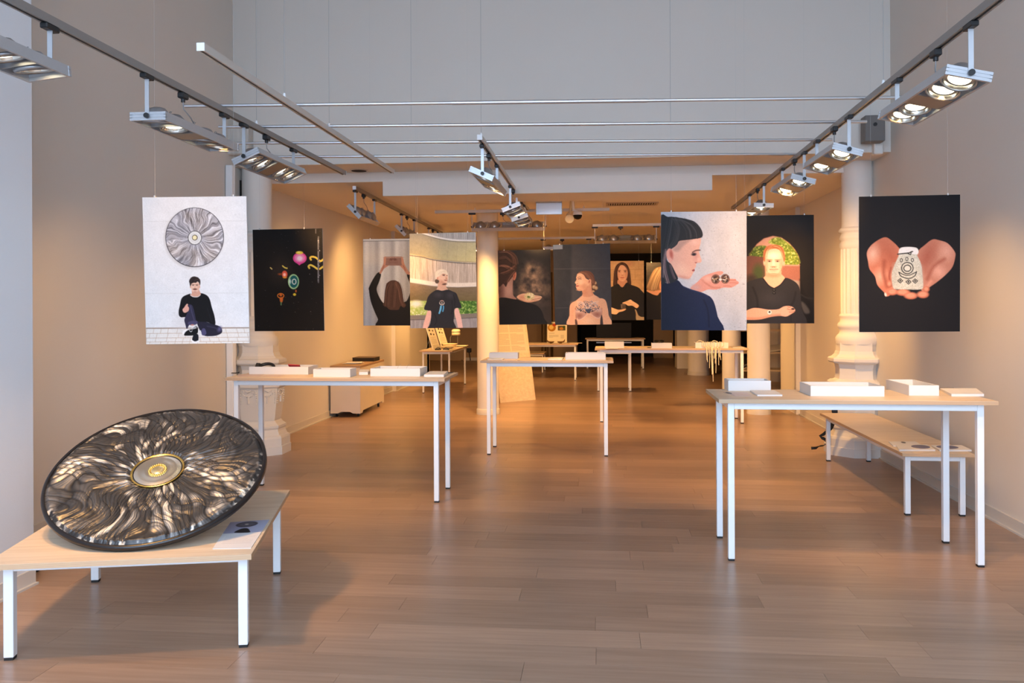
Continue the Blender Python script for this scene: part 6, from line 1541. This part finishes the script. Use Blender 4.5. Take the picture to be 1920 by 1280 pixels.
# low shelf with loose stuff seen between the columns on the right
t = thing('low_shelf', 'low wooden shelf with clutter seen between the right columns', 'shelf', (3.0, 15.9, 0))
for z in (.30, .62, 1.02): MB().box2((-.75, -.28, z), (.9, .28, z + .03)).build('shelf_board', M['ply_warm'], t)
for sx in (-.72, .85):
    for sy in (-.25, .25): MB().box2((sx - .02, sy - .02, 0), (sx + .02, sy + .02, 1.05)).build('post', M['dark_wood'], t)
t = thing('cardboard_sheet', 'pale folded card on the low shelf between the right columns', 'card', (3.05, 15.85, .65))
MB().box((0, 0, .05), (.5, .4, .012), Matrix.Rotation(.2, 3, 'X') @ Matrix.Rotation(-.12, 3, 'Y')).build('panel', M['paper'], t)
t = thing('white_cable', 'loose white cable coiled on the low shelf', 'cable', (2.75, 15.7, .33))
MB().tube([(-.2, -.1, .02), (-.05, -.12, .10), (.1, -.05, .06), (.2, .05, .16), (.1, .1, .03), (-.1, .08, .10), (-.25, 0, .02)], .010, 6).build('loop', M['nylon'], t)
t = thing('leaning_plank', 'narrow wooden plank leaning in the side room on the right', 'plank', (3.10, 16.8, 0))
MB().box2((-.03, 0, .66), (.03, .03, 2.0)).box2((-.03, 0, 0), (.03, .03, .28)).box2((-.03, 0, .28), (.03, .03, .66)).build('board', M['ply_warm'], t)
t = thing('hanging_cable', 'thin white cable hanging at the end of the cord table', 'cable', (1.84, 11.5, 0), world=True)
MB().tube([(1.86, 11.40, .93), (1.835, 11.42, .85), (1.80, 11.44, .74), (1.805, 11.46, .55), (1.83, 11.48, .40), (1.80, 11.50, .2), (1.79, 11.52, .012)], .004, 6).build('cable', M['nylon'], t)

# black strap beside the bench
t = thing('black_strap', 'black webbing strap dangling behind the far end of the bench onto the floor', 'strap', (2.30, 8.60, 0), world=True)
def ribbon(pts, wd):
    mb = MB(); vs = []
    for i, p in enumerate(pts):
        p = Vector(p); d_ = (Vector(pts[min(i + 1, len(pts) - 1)]) - Vector(pts[max(i - 1, 0)])).normalized()
        s_ = d_.cross(Vector((.25, -1, .15))).normalized() * wd / 2
        n_ = d_.cross(s_).normalized() * .0015
        vs += [p - s_ - n_, p + s_ - n_, p + s_ + n_, p - s_ + n_]
    fs = []
    for i in range(len(pts) - 1):
        o = i * 4
        for k in range(4): fs.append((o + k, o + (k + 1) % 4, o + 4 + (k + 1) % 4, o + 4 + k))
    fs += [(3, 2, 1, 0), tuple(len(vs) - 4 + k for k in range(4))]
    return mb.add(vs, fs)
Yb = 8.62
S_ = lambda x, y, Y=Yb: tuple(onY(x, y, Y))
ribbon([S_(1566, 770), S_(1565, 776), S_(1562, 790), S_(1558, 800), S_(1551, 808)], .05).build('wide_strap', M['strap'], t)
ribbon([S_(1551, 808), S_(1544, 814), S_(1538, 817), S_(1542, 821), S_(1548, 824), S_(1552, 830)], .030).build('strap_loop', M['strap'], t)
ribbon([S_(1552, 830), S_(1545, 835, 8.70), S_(1536, 836, 8.82), S_(1529, 839.5, 8.90), S_(1521, 840, 8.92)], .030).build('strap_end', M['strap'], t)
MB().box(S_(1565, 769), (.055, .02, .05), None, .01).build('buckle', M['black'], t)
# socket on the right column pedestal area
sk = thing('wall_socket', 'small pale double socket beside the right ornate column above the bench', 'socket', (XR - .01, 8.30, .58), world=True)
z0 = onX_z = CAMZ + ray(1625, 770)[2] * ((XR - .01) / ray(1625, 770)[0])
yy = ray(1628, 770)[1] * ((XR - .01) / ray(1628, 770)[0])
sk.location = (XR - .01, yy, z0)
MB().box2((XR - .018, yy - .09, z0 - .03), (XR, yy + .09, z0 + .06), .003).build('socket_plate', M['white_metal'], sk)
for dy in (-.045, .045): MB().cyl((XR - .022, yy + dy, z0 + .015), (XR - .016, yy + dy, z0 + .015), .022, n=14).build('socket_well', M['ring'], sk)
# small black disc with a knob behind the low table
q = onZ(68, 1072, 0)
t = thing('floor_disc', 'small black disc with a knob on the floor behind the low table by the pier', 'weight', (q.x - .05, q.y, 0))
MB().lathe([(.055, .0), (.06, .006), (.06, .03), (.04, .036)], n=20).build('disc', M['black'], t); MB().cyl((0, 0, .034), (0, 0, .05), .012, n=10).build('knob', M['black'], t)

# leaflet on the low table: small print of the artwork
cv = Canvas([(0, 0), (40, 0), (40, 58), (0, 58)], 2.2, (244, 244, 246))
cv.poly([(0, 0), (40, 0), (40, 27), (0, 27)], lambda X, Y: np.array((176, 176, 206.)) + np.clip(X / 40, 0, 1)[..., None] * np.array((20, 24, 20.)), .3, False)
cv.ell(19, 8, 11, 6.5, (62, 62, 78), .4); cv.ell(19, 8, 9, 5, (98, 98, 112), 1.5); cv.ell(19, 8, 2, 1.2, (220, 216, 200), .4); cv.poly([(12, 26), (14, 20), (18, 17), (23, 18), (27, 24), (27, 27)], (24, 22, 28), .4)
para(cv, 6, 36, 34, 50, 2.4, 3, (210, 210, 216), .6)
LZ = .44
QL = [onZ(*p_, LZ + .002) for p_ in ((432, 979), (505.5, 974), (470.5, 1027.5), (398.5, 1028.5))]
oc = sum(QL, Vector()) / 4; oc.z = LZ
t = thing('leaflet', 'white leaflet printed with the round artwork on the low table', 'leaflet', oc)
Lq = [Vector((p_.x - oc.x, p_.y - oc.y, .0005)) for p_ in QL]
MB().add(Lq + [p_ + Vector((0, 0, .002)) for p_ in Lq], [(3, 2, 1, 0), (4, 5, 6, 7), (0, 1, 5, 4), (1, 2, 6, 5), (2, 3, 7, 6), (3, 0, 4, 7)]).build('sheet', M['paper'], t)
print_mesh('leaflet_print', cv, Lq, (0, 0, .0026), t)
for o in bpy.data.objects:
    if '_world' in o: del o['_world']
